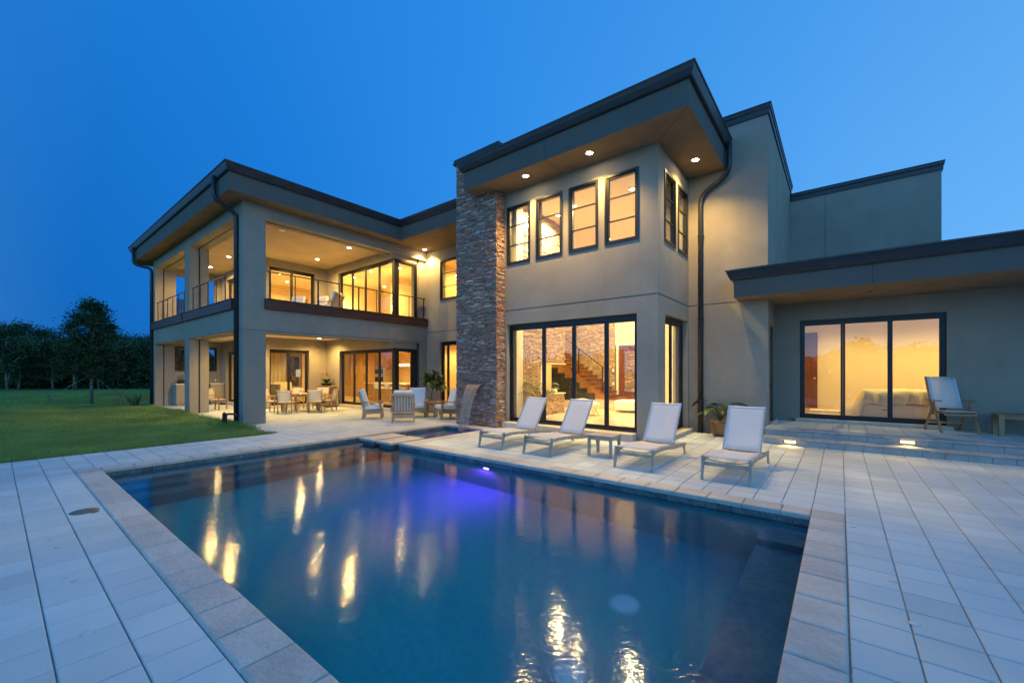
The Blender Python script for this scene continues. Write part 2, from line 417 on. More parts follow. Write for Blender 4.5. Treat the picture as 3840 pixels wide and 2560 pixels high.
# afterglow low in the sky behind the viewer
back = wmath('POWER', wmath('MAXIMUM', wmath('MULTIPLY_ADD', wdot((.35, -.937, 0)), .7, .3), 0.0), 1.2)
low = wmath('POWER', wmath('SUBTRACT', 1.0, wmath('ABSOLUTE', wdot((0, 0, 1)))), 2.2)
GLOW = 1.85
glow = wmath('MULTIPLY', wmath('MULTIPLY', back, low), GLOW)
gcol = wmix(1.0, (.30, .66, .93), glow, 'MULTIPLY')
sky = N.new('ShaderNodeTexSky'); sky.sky_type = 'NISHITA'; sky.sun_disc = False
sky.sun_elevation = math.radians(.5); sky.sun_rotation = math.radians(150); sky.ozone_density = 6; sky.dust_density = .5; sky.air_density = 1
nish = wmix(1.0, sky.outputs[0], (.03, .03, .03), 'MULTIPLY')
tot = wmix(1.0, wmix(1.0, col, gcol, 'ADD'), nish, 'ADD')
L.new(tot, bg.inputs[0])
# ------------------------------------------------------------------ render settings
S.render.engine = 'CYCLES'
S.view_settings.view_transform = 'Standard'; S.view_settings.look = 'None'; S.view_settings.exposure = 0.0; S.view_settings.gamma = 1
S.cycles.use_denoising = True
S.cycles.max_bounces = 10; S.cycles.diffuse_bounces = 4; S.cycles.glossy_bounces = 4; S.cycles.transmission_bounces = 6; S.cycles.transparent_max_bounces = 24
S.cycles.sample_clamp_indirect = 8; S.cycles.caustics_reflective = False; S.cycles.caustics_refractive = True; S.cycles.blur_glossy = 0.3
S.cycles.use_light_tree = True

WARM = (1.0, .63, .175)
LAMP = 3.3
def spot(parent, loc, power, size=130, blend=.6, aim=(0, 0, -1), col=WARM, radius=.05, name='lamp_light'):
    l = bpy.data.lights.new(name, 'SPOT'); l.energy = power * LAMP; l.spot_size = math.radians(size); l.spot_blend = blend; l.color = col; l.shadow_soft_size = radius
    o = bpy.data.objects.new(name, l); COL.objects.link(o); o.parent = parent; o.location = Vector(loc) - wloc(parent)
    o.rotation_euler = Vector(aim).to_track_quat('-Z', 'Y').to_euler()
    return o
def point(parent, loc, power, col=WARM, radius=.08, name='lamp_light'):
    l = bpy.data.lights.new(name, 'POINT'); l.energy = power * LAMP; l.color = col; l.shadow_soft_size = radius
    o = bpy.data.objects.new(name, l); COL.objects.link(o); o.parent = parent; o.location = Vector(loc) - wloc(parent)
    return o

# ================================================================== HOUSE
H = empty('house', (-8, 11, 0), label='two-storey stucco house with dark flat roofs, stone chimney and lit windows', cat='house')
def wallpart(ax, p, t, u0, u1, z0, z1, holes=(), m=STUCCO, name='wall', bevel=0):
    return MB().wall(ax, p, t, u0, u1, z0, z1, holes).build(name, m, H, bevel=bevel)
def groove(ax, u0, u1, p, z):                         # dark control joint
    MB().ab(ax, u0, u1, p, p + .004, z - .006, z + .006).build('control_joint', FRAME, H)
def vgroove(ax, u, p, z0, z1):
    MB().ab(ax, u - .005, u + .005, p, p + .004, z0, z1).build('control_joint', FRAME, H)

# --- living block
YF = 9.34; XR = -3.22; ZS = 6.8
WIN = [(-7.60, -6.77), (-6.58, -5.73), (-5.53, -4.69), (-4.52, -3.67)]
wallpart('Y', YF, .3, -7.70, XR, 0, ZS, [(-7.61, -3.71, .17, 2.98)] + [(a, b, 4.69, 6.37) for a, b in WIN])
wallpart('X', XR, -.3, YF + .3, 11.75, 0, ZS, [(9.84, 11.66, .1, 2.97), (9.78, 10.60, 4.67, 6.35), (10.79, 11.62, 4.67, 6.35)])
wallpart('Y', 11.75, .3, XR, -1.38, 0, 7.88)                                                # tower front
wallpart('X', -1.38, -.3, 12.05, 17.4, 0, 7.88, [(12.10, 13.0, .36, 2.78)])                 # tower side, door in the recess
wallpart('Y', 17.4, .3, XR - 4, -1.38, 3, 7.88)
wallpart('X', XR - .02, -.3, 12.05, 17.4, 6.8, 7.88)
MB().box(-3.5, -1.7, 12.06, 17.38, 7.6, 7.8).build('roof', FASCIA, H)
groove('Y', -7.68, XR - .0, YF - .004, 3.385); groove('X', YF, 11.75, XR, 3.385); groove('Y', XR + .005, -1.385, 11.746, 3.385)
# tower coping
def coping(path, z0, closed=False):
    MB().sweep(path, [(-.28, z0), (.035, z0), (.035, z0 + .13), (.06, z0 + .15), (.06, z0 + .235), (.075, z0 + .24), (.075, z0 + .255), (-.28, z0 + .255)]).build('parapet_coping', GUTTER, H)
coping([(XR - 1, 11.75), (-1.38, 11.75), (-1.38, 17.6)], 7.88)
# --- right wing
YR = 13.25; DECK = .315
wallpart('Y', YR, .3, -1.38, 7.5, 0, 3.38, [(-.84, 1.86, .40, 2.95)])
wallpart('Y', 17.3, .3, -1.375, 2.32, 3.3, 7.52)
wallpart('X', 2.32, -.3, 17.6, 22, 3.3, 7.52)
MB().box(-1.3, 2.0, 17.62, 22, 7.3, 7.4).build('roof', FASCIA, H)
coping([(-1.37, 17.3), (2.32, 17.3), (2.32, 22)], 7.52)
vgroove('Y', -.40, 17.296, 3.9, 7.52)
GP = [(0, .0), (.055, .0), (.075, .02), (.115, .12), (.135, .19), (.155, .2), (.155, .235), (0, .235)]
def gutter(path, z=7.32): MB().sweep(path, [(o, z + k) for o, k in GP]).build('gutter', GUTTER, H)
def roof(poly, z0, z1): MB().prism(poly, z0, z1, 0, 1, 0).build('roof', [FASCIA, SOFFIT], H)
roof([(-2.0, 11.06), (8.5, 11.06), (8.5, 17.28), (-1.37, 17.28), (-1.37, 11.735), (-2.0, 11.735)], 3.38, 3.87)
MB().box(-1.9, 8.45, 11.16, 11.7, 3.87, 3.98).box(-1.3, 8.45, 11.75, 17.27, 3.87, 3.98).build('roof', GUTTER, H)
gutter([(-2.0, 11.72), (-2.0, 11.06), (8.6, 11.06)], 3.79)
vgroove('Y', .51, 11.056, 3.39, 3.80)
MB().lathe([(.055, 0), (.06, .006), (.06, .012)], 20, (.51, 12.05, 3.366)).build('ceiling_light', FRAME, H)
# --- living roof
roof([(-8.47, 8.44), (-2.31, 8.44), (-2.31, 11.735), (-3.26, 11.735), (-3.26, 17.38), (-9.3, 17.38), (-9.3, 12.72), (-7.66, 12.72), (-7.66, 8.955), (-8.47, 8.955)], ZS, 7.33)
MB().prism([(-8.4, 8.5), (-2.38, 8.5), (-2.38, 11.73), (-3.3, 11.73), (-3.3, 17.3), (-9.2, 17.3), (-9.2, 12.75), (-7.6, 12.75), (-7.6, 8.93), (-8.4, 8.93)], 7.33, 7.5).build('roof', GUTTER, H)
gutter([(-8.47, 8.94), (-8.47, 8.44), (-2.31, 8.44), (-2.31, 11.735)])
vgroove('Y', -5.68, 8.436, 6.81, 7.32)
MB().bar((-3.21, 9.33, 6.797), (-2.33, 8.46, 6.797), .008, .006).build('control_joint', FRAME, H); MB().bar((-5.68, 8.45, 6.797), (-5.68, 9.33, 6.797), .008, .006).build('control_joint', FRAME, H)
# --- left wing
XW = -14.13; YW = 4.72; T = .63; XL = -25.3; UF = 3.74
ceil1, ceil2 = 3.12, 6.58
# pool-side face (faces +X)
wallpart('X', XW, -T, YW, 11.8, 0, ZS, [(5.35, 11.40, -1, 2.84), (5.35, 11.80, UF, 6.43)])
wallpart('X', XW - .1, -.5, 11.40, 11.80, 0, 2.84)
wallpart('X', XW - .1, -.5, 11.44, 11.80, UF, 6.43)
# lawn-side face (faces -Y)
wallpart('Y', YW, T, XL, XW - T, 0, ZS, [(-25.0, -20.23, -1, 2.88), (-19.6, XW - T, -1, 2.88), (-25.0, -20.23, UF, 6.44), (-19.6, XW - T, UF, 6.44)])
# west wall: window below, open above
wallpart('X', XL, .3, YW + T, 15, 0, ZS, [(5.45, 7.15, 1.65, 2.83), (5.5, 7.1, UF, 6.25), (10.6, 11.25, .79, 2.48)])
groove('X', YW, 11.8, XW, 2.895); groove('Y', XL, XW, YW - .004, 2.895)
wallpart('Y', 7.32, .2, -25.0, -19.54, 0, ceil2, [(-24.2, -22.3, .13, 2.61), (-24.2, -22.3, UF + .05, 6.2)])
wallpart('X', -19.54, -.2, 7.52, 10.1, 0, ceil2, [(7.55, 9.27, .13, 2.6), (7.55, 9.55, UF + .03, 6.26)])
wallpart('Y', 10.1, .2, -19.74, -14.25, 0, ceil2, [(-18.33, -14.25, .13, 2.57), (-18.45, -14.25, UF + .03, 6.23)])
wallpart('X', -14.25, -.2, 10.3, 11.8, 2.57, UF + .03); wallpart('X', -14.25, -.2, 10.3, 11.8, 6.23, ceil2)
wallpart('X', -14.25, -.2, 11.36, 11.8, 0, ceil2, [(11.3, 11.37, 2.56, UF + .04)])
YV = 11.8
wallpart('Y', YV, .3, -14.25, -9.25, 0, ZS, [(-13.30, -10.2, .15, 2.88), (-13.26, -11.6, 4.62, 6.31)])
groove('Y', XW, -9.3, YV - .004, 3.32)
def slab(name, m, *b): return MB().box(*b).build(name, m, H)
slab('ceiling', WHITEP, XL + .3, XW - T, YW + T, 7.32, ceil1, ceil1 + .1); slab('ceiling', WHITEP, -19.54, XW - T, 7.32, 10.1, ceil1, ceil1 + .1)
PORCHC = mat('porch_ceiling', (.50, .37, .245), .9, var=.1, scale=1.4, fine=.05)
slab('ceiling', PORCHC, XL + .3, XW - T, YW + T, 7.32, ceil2, ceil2 + .1); slab('ceiling', PORCHC, -19.54, XW - T, 7.32, 10.1, ceil2, ceil2 + .1)
slab('balcony_floor', PAVER, XL + .3, XW - T, YW + T, 7.32, UF - .3, UF); slab('balcony_floor', PAVER, -19.54, XW - T, 7.32, 10.1, UF - .3, UF)
roof([(-26.6, 4.19), (-13.6, 4.19), (-13.6, 10.05), (-9.35, 10.05), (-9.35, 17.38), (-26.6, 17.38)], ZS, 7.33)
MB().prism([(-26.5, 4.25), (-13.67, 4.25), (-13.67, 10.1), (-9.35, 10.1), (-9.35, 17.3), (-26.5, 17.3)], 7.33, 7.5).build('roof', GUTTER, H)
gutter([(-26.6, 17), (-26.6, 4.19), (-13.6, 4.19), (-13.6, 10.05), (-9.36, 10.05)])
vgroove('X', 8.0, -13.6, 6.81, 7.32); vgroove('Y', -11.0, 10.046, 6.81, 7.32)
# screen tracks in the porch openings
tr = MB()
for z0, z1 in ((0, 2.88), (UF, 6.44)):
    for x, s in ((-25.0, 1), (-20.23, -1), (-19.6, 1), (XW - T, -1)):
        tr.box(min(x, x + s * .012), max(x, x + s * .012), 5.02, 5.06, z0, z1)
    tr.box(-25.0, -20.23, 5.02, 5.06, z1 - .012, z1); tr.box(-19.6, XW - T, 5.02, 5.06, z1 - .012, z1)
    zz = z1 - (.05 if z1 < 3 else .02)
    tr.box(XW - .36, XW - .32, 5.35, 5.362, z0, zz); tr.box(XW - .36, XW - .32, 5.35, 11.4, zz - .012, zz)
tr.box(-14.2, -14.16, 11.388, 11.4, 0, 2.84)
tr.build('screen_track', FRAME, H)
# red wood trims
def trim(ax, u0, u1, p, s):
    m = MB().ab(ax, u0, u1, p, p + s * .10, 3.575, 3.72).ab(ax, u0, u1, p, p + s * .10, 3.722, 3.87).ab(ax, u0 - .01, u1 + .01, p - s * .1, p + s * .125, 3.872, 3.895)
    m.build('wood_trim', IPE, H, bevel=.003)
trim('X', 5.31, 11.79, XW, 1); trim('Y', -20.08, -14.84, YW, -1); trim('Y', -25.32, -20.26, YW, -1); trim('X', 5.36, 7.2, XL, -1)
# railings
def railing(ax, u0, u1, p, step):
    r = MB().ab(ax, u0, u1, p - .022, p + .022, 4.755, 4.785).ab(ax, u0, u1, p - .018, p + .018, 3.91, 3.93).build('railing', STEEL, H)
    n = max(1, round((u1 - u0 - .2) / step))
    for i in range(n + 1):
        u = u0 + .1 + (u1 - u0 - .2) * i / n; w = .024 if i % 2 == 0 else .012
        MB().ab(ax, u - w, u + w, p - .012, p + .012, 3.896, 4.755).build('post', STEEL, r)
    for k in range(8):
        z = 4.02 + k * .092
        MB().ab(ax, u0 + .1, u1 - .1, p - .002, p + .002, z - .002, z + .002).build('cable', CABLE, r)
railing('X', 5.38, 11.74, XW - .02, .785); railing('Y', -19.3, -14.78, YW + .02, .8); railing('Y', -24.64, -20.26, YW + .02, .8); railing('X', 5.5, 7.1, XL + .05, .55)
# downspouts
def downspout(pts, r=.065):
    d = MB().tube(pts, r, 10).build('downspout', GUTTER, H)
    x, y = pts[-1][:2]
    for z in (.9, 3.0, 5.2): MB().box(x - .075, x + .075, y - .02, y + .075, z - .02, z + .02).build('bracket', GUTTER, d)
def bend(a, b, c, n=5):
    return [tuple((1 - t) ** 2 * a[i] + 2 * t * (1 - t) * b[i] + t * t * c[i] for i in range(3)) for t in [k / n for k in range(n + 1)]]
downspout([(-2.2, 11.58, 7.4), (-2.2, 11.58, 6.95)] + bend((-2.2, 11.58, 6.85), (-2.2, 11.6, 6.62), (-2.45, 11.64, 6.5)) + bend((-2.7, 11.67, 6.37), (-2.9, 11.69, 6.26), (-2.9, 11.69, 6.0)) + [(-2.9, 11.69, 0)])
downspout([(-14.53, 4.09, 7.4), (-14.53, 4.09, 6.9)] + bend((-14.53, 4.09, 6.86), (-14.53, 4.12, 6.72), (-14.53, 4.26, 6.66)) + bend((-14.53, 4.5, 6.54), (-14.53, 4.66, 6.46), (-14.53, 4.66, 6.3)) + [(-14.53, 4.66, 0)])
downspout([(-25.75, 4.09, 7.4), (-25.75, 4.09, 6.8)] + bend((-25.75, 4.09, 6.75), (-25.75, 4.1, 6.6), (-25.6, 4.3, 6.55)) + bend((-25.4, 4.55, 6.48), (-25.33, 4.66, 6.44), (-25.33, 4.66, 6.25)) + [(-25.33, 4.66, 0)])

# --- chimney: a deep stone mass that carries through the facade into the living room
STONE_OUT = stone_mat('ledge_stone', [(0, (.17, .125, .11)), (.12, (.43, .19, .10)), (.25, (.22, .185, .17)), (.38, (.34, .155, .09)), (.5, (.30, .26, .24)), (.62, (.20, .09, .065)), (.74, (.50, .36, .25)), (.85, (.30, .13, .08)), (.93, (.55, .48, .43)), (1, (.20, .115, .085))])
STONE_IN = stone_mat('warm_ledge_stone', [(0, (.34, .24, .16)), (.2, (.50, .34, .20)), (.4, (.40, .29, .20)), (.6, (.58, .42, .27)), (.8, (.38, .24, .14)), (1, (.62, .50, .36))])
ch = MB().wall('X', -7.72, -1.6, 8.99, 12.7, 0, 8.0, [(11.47, 12.8, .88, 1.87)]).build('chimney', STUCCO, H)
cl = MB(); cl.stones('Y', 8.99, -1, -9.33, -7.695, 0, 8.0); cl.stones('X', -7.715, 1, 8.98, 9.335, 0, 6.8)
cl.stones('X', -9.32, -1, 8.98, 11.78, 0, 8.0, lmax=.6)
cl.build('stone_cladding', STONE_OUT, ch)
ci = MB().stones('X', -7.72, 1, 9.98, 12.7, .16, 6.72, holes=[(11.2, 12.75, .84, 1.92)])
ci.build('stone_cladding', STONE_IN, ch)
MB().box(-9.3, -7.66, 11.2, 12.72, .84, .875).box(-9.3, -7.70, 11.2, 11.46, .878, 1.868).box(-9.3, -7.66, 11.2, 12.72, 1.87, 1.905).build('mantel', CREAM, ch)
MB().box(-9.42, -7.56, 8.9, 12.8, 8.0, 8.05).box(-9.40, -7.58, 8.92, 12.78, 8.052, 8.15).build('chimney_cap', GUTTER, ch)
sp = MB().box(-8.77, -8.14, 8.86, 9.0, 1.21, 1.225).build('spout', GUTTER, ch)

# --- windows and sliding doors
def pane_box(ax, u0, u1, p, z0, z1, parent):
    return MB().ab(ax, u0, u1, p - .004, p + .004, z0, z1).build('pane', GLASS, parent)
def bars(mb, ax, u0, u1, p, d, z0, z1, w, wb=None):
    wb = wb or w
    mb.ab(ax, u0, u0 + w, p, p + d, z0, z1); mb.ab(ax, u1 - w, u1, p, p + d, z0, z1)
    mb.ab(ax, u0 + w, u1 - w, p, p + d, z1 - w, z1); mb.ab(ax, u0 + w, u1 - w, p, p + d, z0, z0 + wb)
def casement(ax, u0, u1, p, s, z0, z1, n=3):
    """fixed light: outer frame slightly proud, inner sash, two thin bars"""
    m = MB(); q = p - s * .02
    bars(m, ax, u0, u1, q, s * .12, z0, z1, .055)
    bars(m, ax, u0 + .055, u1 - .055, q + s * .03, s * .07, z0 + .055, z1 - .055, .035)
    for k in range(1, n):
        z = z0 + (z1 - z0) * k / n; m.ab(ax, u0 + .09, u1 - .09, q + s * .045, q + s * .085, z - .013, z + .013)
    w = m.build('window', FRAME, H)
    pane_box(ax, u0 + .085, u1 - .085, q + s * .065, z0 + .085, z1 - .085, w)
    return w
for a, b in WIN: casement('Y', a, b, YF, 1, 4.69, 6.37)
casement('X', 9.78, 10.60, XR, -1, 4.67, 6.35); casement('X', 10.79, 11.62, XR, -1, 4.67, 6.35)
casement('Y', -13.26, -11.6, YV, 1, 4.62, 6.31); casement('X', 5.45, 7.15, XL + .3, -1, 1.65, 2.83, 1); casement('X', 10.6, 11.25, XL + .3, -1, .79, 2.48)
def slider(ax, p, s, u0, u1, z0, z1, cuts, w=.06, top=.10, d=.10, stile=.055, handle=None, stagger=.0):
    m = MB()
    m.ab(ax, u0, u0 + w, p, p + s * d, z0, z1); m.ab(ax, u1 - w, u1, p, p + s * d, z0, z1)
    m.ab(ax, u0 + w, u1 - w, p, p + s * d, z1 - top, z1); m.ab(ax, u0 + w, u1 - w, p, p + s * d, z0, z0 + .05)
    door = m.build('sliding_door', FRAME, H)
    ks = [u0 + w] + list(cuts) + [u1 - w]
    for i in range(len(ks) - 1):
        a, b = ks[i], ks[i + 1]; q = p + s * (.02 + stagger * (i % 2)); f = MB()
        la = 0 if i == 0 else stile / 2; lb = 0 if i == len(ks) - 2 else stile / 2
        bars(f, ax, a + (.001 if la == 0 else -la + .002), b - (.001 if lb == 0 else -lb + .002), q, s * .045, z0 + .05, z1 - top, stile * (.5 if la == 0 else .93), .05) if False else None
        bars(f, ax, a + .001, b - .001, q, s * .045, z0 + .051, z1 - top - .001, stile / 2, .06)
        fr = f.build('door_leaf', FRAME, door)
        pane_box(ax, a + stile / 2, b - stile / 2, q + s * .022, z0 + .11, z1 - top - stile / 2, fr)
    if handle is not None:
        MB().ab(ax, handle - .012, handle + .012, p - s * .045, p - s * .02, z0 + .8, z0 + 1.12).ab(ax, handle - .012, handle + .012, p - s * .02, p + s * .02, z0 + .82, z0 + .84).ab(ax, handle - .012, handle + .012, p - s * .02, p + s * .02, z0 + 1.08, z0 + 1.10).build('handle', FRAME, door)
    return door
dl = slider('Y', YF + .13, 1, -7.61, -3.71, .17, 2.98, [-6.42, -5.47, -4.55], stile=.11, top=.12)
sd = slider('X', XR - .13, -1, 9.84, 11.66, .1, 2.97, [10.75], stile=.11, top=.12)
rd = slider('Y', YR + .08, 1, -.84, 1.86, .40, 2.95, [.05, .93], stile=.09, top=.09, handle=1.78)
f1 = slider('Y', 10.22, 1, -18.33, -14.33, .13, 2.57, [-17.32, -16.33, -15.35], stile=.11, top=.09)
f1s = slider('X', -14.33, 1, 10.33, 11.36, .13, 2.57, [], stile=.1, top=.09, w=.07)
f2 = slider('Y', 10.22, 1, -18.45, -14.33, UF + .03, 6.23, [-17.45, -16.40, -15.36], stile=.11, top=.09)
f2s = slider('X', -14.33, 1, 10.33, 11.36, UF + .03, 6.23, [], stile=.1, top=.09, w=.07)
MB().box(-14.36, -14.22, 10.2, 10.34, .13, 2.575).build('corner_post', FRAME, f1); MB().box(-14.36, -14.22, 10.2, 10.34, UF + .03, 6.235).build('corner_post', FRAME, f2)
p1 = slider('X', -19.68, -1, 7.55, 9.27, .13, 2.6, [8.42], stile=.1, top=.09, handle=7.62)
p2 = slider('X', -19.68, -1, 7.55, 9.55, UF + .03, 6.26, [8.55], stile=.1, top=.09)
slider('Y', 7.45, 1, -24.2, -22.3, .13, 2.61, [-23.25], stile=.1); slider('Y', 7.45, 1, -24.2, -22.3, UF + .05, 6.2, [-23.25], stile=.1)
slider('Y', YV + .13, 1, -13.30, -10.2, .15, 2.88, [-12.94, -11.6], stile=.11, top=.1)
# stone sills / door steps
def sill(*b): MB().box(*b).build('door_sill', TRAV, H, bevel=.008)
sill(-7.62, -3.72, 9.10, YF + .29, 0, .168); sill(XR - .28, XR + .14, 9.86, 11.64, 0, .098); sill(-.93, 1.95, YR - .13, YR + .28, DECK - .05, .398)
sill(-18.4, -14.2, 9.97, 10.55, 0, .128); sill(-19.9, -19.42, 7.5, 9.35, 0, .128); sill(-24.25, -22.2, 7.18, 7.5, 0, .128); sill(-13.35, -10.1, 11.66, 12.1, 0, .148)
# recessed side door of the tower
dr = MB().box(-1.46, -1.415, 12.12, 12.98, .37, 2.77).build('side_door', FRAME, H)
for z in (.62, 1.2, 1.85, 2.4): MB().box(-1.414, -1.365, 12.10, 12.16, z, z + .11).build('hinge', FRAME, dr)
MB().box(-1.5, -1.30, 12.08, 13.02, DECK, .36).build('door_sill', TRAV, H)

# ================================================================== ROOMS (linings, fixed joinery)
def lin(name, m, *b): return MB().box(*b).build(name, m, H)
# living room + stair hall
lin('floor', TRAVIN, -7.66, -3.53, 9.66, 12.06, .05, .168); lin('floor', TRAVIN, -7.66, -1.7, 12.06, 14.8, .05, .168); lin('floor', TRAVIN, -12.2, -1.7, 14.8, 17.4, .05, .44); lin('floor', TRAVIN, -12.2, -7.66, 12.75, 14.8, .05, .168)
lin('floor', TRAVIN, -7.0, -1.7, 14.45, 14.8, .17, .30)
lin('ceiling', WHITEP, -7.66, -3.53, 9.66, 12.06, 6.74, 6.79); lin('ceiling', WHITEP, -12.2, -1.7, 12.06, 17.38, 6.74, 6.79)
lin('inner_wall', CREAM, -7.88, -1.7, 17.32, 17.39, 2.78, 6.73); lin('inner_wall', CREAM, -6.5, -1.7, 17.32, 17.39, .44, 2.78)
lin('inner_wall', CREAM, -1.76, -1.70, 12.06, 17.3, .1, 6.73); lin('inner_wall', CREAM, -12.3, -12.2, 12.75, 17.4, .1, 6.73)
lin('inner_wall', CREAM, -12.2, -9.35, 14.40, 14.44, 3.3, 6.73)
lin('inner_wall', CREAM, -7.70, -7.5, 9.66, 9.97, .168, 6.73)
lin('inner_wall', CREAM, -3.60, -3.53, 11.64, 12.05, .168, 6.73)
bw = MB().wall('Y', 17.37, .1, -12.2, -7.88, .44, 6.73).build('inner_wall', STUCCO, H)
MB().stones('Y', 17.36, -1, -12.2, -7.9, .44, 6.72, hmin=.035, hmax=.07).build('stone_cladding', STONE_IN, bw)
fd = MB().box(-7.80, -7.70, 17.26, 17.33, .44, 2.78).build('front_door', CREAM, H)
bm_ = MB(); bars(bm_, 'Y', -7.66, -6.55, 17.26, .06, .45, 2.74, .22, .3); bm_.build('door_leaf', MAHOG, fd)
MB().stones('Y', 17.31, -1, -7.42, -6.79, .76, 2.5).build('door_light', STONE_OUT, fd)
for z in (1.02, 1.62): MB().box(-7.99, -7.91, 17.27, 17.30, z, z + .12).build('switch_plate', SWITCHM, bw)
# stairs rise along -X against the stone wall
st = MB(); nst = 12; x0 = -7.55; zb = .44
for k in range(nst):
    xa = x0 - .24 * k; zt = zb + .17 * (k + 1)
    st.box(xa - .24, xa, 16.22, 17.3, zb, zt - .04, 0)
    st.box(xa - .25, xa + .03, 16.17, 17.3, zt - .039, zt, 1)
st.box(x0 + .001, x0 + .45, 16.0, 17.3, zb, zb + .10, 1)
st = st.build('staircase', [STAIRW, MAHOG], H)
rl = MB()
def zst(x): return zb + .17 * ((x0 - x) / .24 + 1)
for x in (-7.95, -9.1, -10.2): rl.box(x - .022, x + .022, 16.20, 16.24, zst(x) - .1, zst(x) + .92)
rl.bar((-7.93, 16.22, zst(-7.93) + .93), (-10.3, 16.22, zst(-10.3) + .93), .045, .03)
for k in range(6): rl.bar((-7.95, 16.22, zst(-7.95) + .12 + k * .13), (-10.3, 16.22, zst(-10.3) + .12 + k * .13), .006, .006)
rl.build('railing', STEEL, st)
# kitchen / lounge behind the porch, and bedroom above
for zf, zc in ((.128, 3.05), (UF + .03, 6.52)):
    fl = TRAVIN if zf < 1 else CREAM
    lin('floor', fl, -24.98, -14.26, 10.32, 14.6, zf - .1, zf); lin('floor', fl, -24.98, -19.76, 7.53, 10.32, zf - .1, zf)
    lin('ceiling', WHITEP, -24.98, -14.3, 10.32, 14.6, zc, zc + .05); lin('ceiling', WHITEP, -24.98, -19.76, 7.53, 10.32, zc, zc + .05)
    lin('inner_wall', ROOMW, -24.98, -14.2, 14.6, 14.7, zf - .1, zc + .05)
    lin('inner_wall', ROOMW, -14.24, -14.2, 12.1, 14.6, zf - .1, zc + .05)
lin('inner_wall', ROOMW, -24.98, -24.94, 7.53, 10.45, .03, 3.1); lin('inner_wall', ROOMW, -24.98, -24.94, 11.4, 14.6, .03, 3.1); lin('inner_wall', ROOMW, -24.98, -24.94, 7.53, 14.6, UF - .1, 6.55)
# upstairs room divider
lin('inner_wall', ROOMW, -21.6, -21.45, 11.2, 14.6, UF + .03, 6.52); lin('inner_wall', CREAM, -17.9, -17.6, 12.6, 14.6, UF + .03, 6.1)
# hall behind the tall door beside the chimney
for zf, zc in ((.148, 3.0), (3.4, 6.5)):
    lin('floor', TRAVIN, -14.2, -9.4, 12.1, 14.36, zf - .1, zf); lin('ceiling', WHITEP, -14.2, -9.4, 12.1, 14.36, zc, zc + .05)
    lin('inner_wall', ROOMW, -14.2, -9.36, 14.36, 14.4, zf, zc + .05); lin('inner_wall', ROOMW, -14.19, -14.15, 12.1, 14.36, zf, zc)
    lin('inner_wall', ROOMW, -9.4, -9.36, 12.1, 14.36, zf, zc)
# guest bedroom
lin('floor', TRAVIN, -1.36, 7.3, YR + .29, 17.25, .25, .398); lin('ceiling', WHITEP, -1.36, 7.3, YR + .3, 17.25, 3.30, 3.37)
lin('inner_wall', CREAM, -1.375, 7.3, 17.2, 17.28, .398, 3.3); lin('inner_wall', CREAM, -1.37, -1.32, YR + .3, 17.2, .398, 3.3); lin('inner_wall', CREAM, 4.6, 4.66, YR + .3, 17.2, .398, 3.3)
bd = MB().box(-1.30, -.60, 17.15, 17.198, .40, 2.92).build('bedroom_door', MAHOG, H)
MB().lathe([(.02, 0), (.035, .015), (.035, .05), (.015, .06)], 14).build('handle', CHROME, bd, local=True).location = Vector((-.68, 17.12, 1.36)) - wloc(bd)
MB().box(-.33, -.25, 17.185, 17.199, 1.55, 1.67).build('switch_plate', SWITCHM, H); MB().box(.17, .25, 17.185, 17.199, .78, .90).build('outlet_plate', SWITCHM, H)
# kitchen joinery on the far wall
kc = MB().box(-24.0, -21.36, 13.95, 14.6, .13, 3.0).box(-21.36, -20.4, 13.95, 14.6, .13, .97).box(-21.36, -20.4, 13.95, 14.6, 1.92, 3.0).box(-20.4, -15.4, 14.0, 14.6, .13, .98).box(-20.4, -15.4, 14.25, 14.6, 1.75, 3.0).build('kitchen_cabinet', CAB, H)
xs = [-24.0, -23.2, -22.28, -21.36, -20.9, -20.4, -19.6, -18.8, -18.0, -17.2, -16.4, -15.4]
for a, b in zip(xs[:-1], xs[1:]):
    lo = 14.0 if a < -20.4 else 14.25
    for z0, z1 in ((.2, 1.52), (1.55, 2.95)) if a < -21.4 else ((.2, .94), (1.95, 2.95)):
        y = 13.94 if a < -20.45 else (13.99 if z0 < 1 else 14.24)
        MB().box(a + .01, b - .01, y - .018, y, z0, z1).build('cabinet_door', CAB, kc)
for x in (-23.28, -23.12, -22.36, -22.2, -20.98, -20.82):
    for z in (1.12, 2.0) if x < -21.5 else (2.05,):
        MB().box(x - .008, x + .008, 13.86, 13.875, z, z + .34).box(x - .008, x + .008, 13.875, 13.925, z, z + .015).box(x - .008, x + .008, 13.875, 13.925, z + .325, z + .34).build('handle', FRAME, kc)
ov = MB().box(-21.34, -20.42, 13.90, 14.5, .98, 1.90).build('double_oven', CHROME, H)
for z in (1.06, 1.50): MB().box(-21.24, -20.52, 13.885, 13.899, z, z + .26).build('oven_glass', BLACKG, ov); MB().box(-21.24, -20.52, 13.84, 13.86, z + .31, z + .335).build('handle', CHROME, ov)

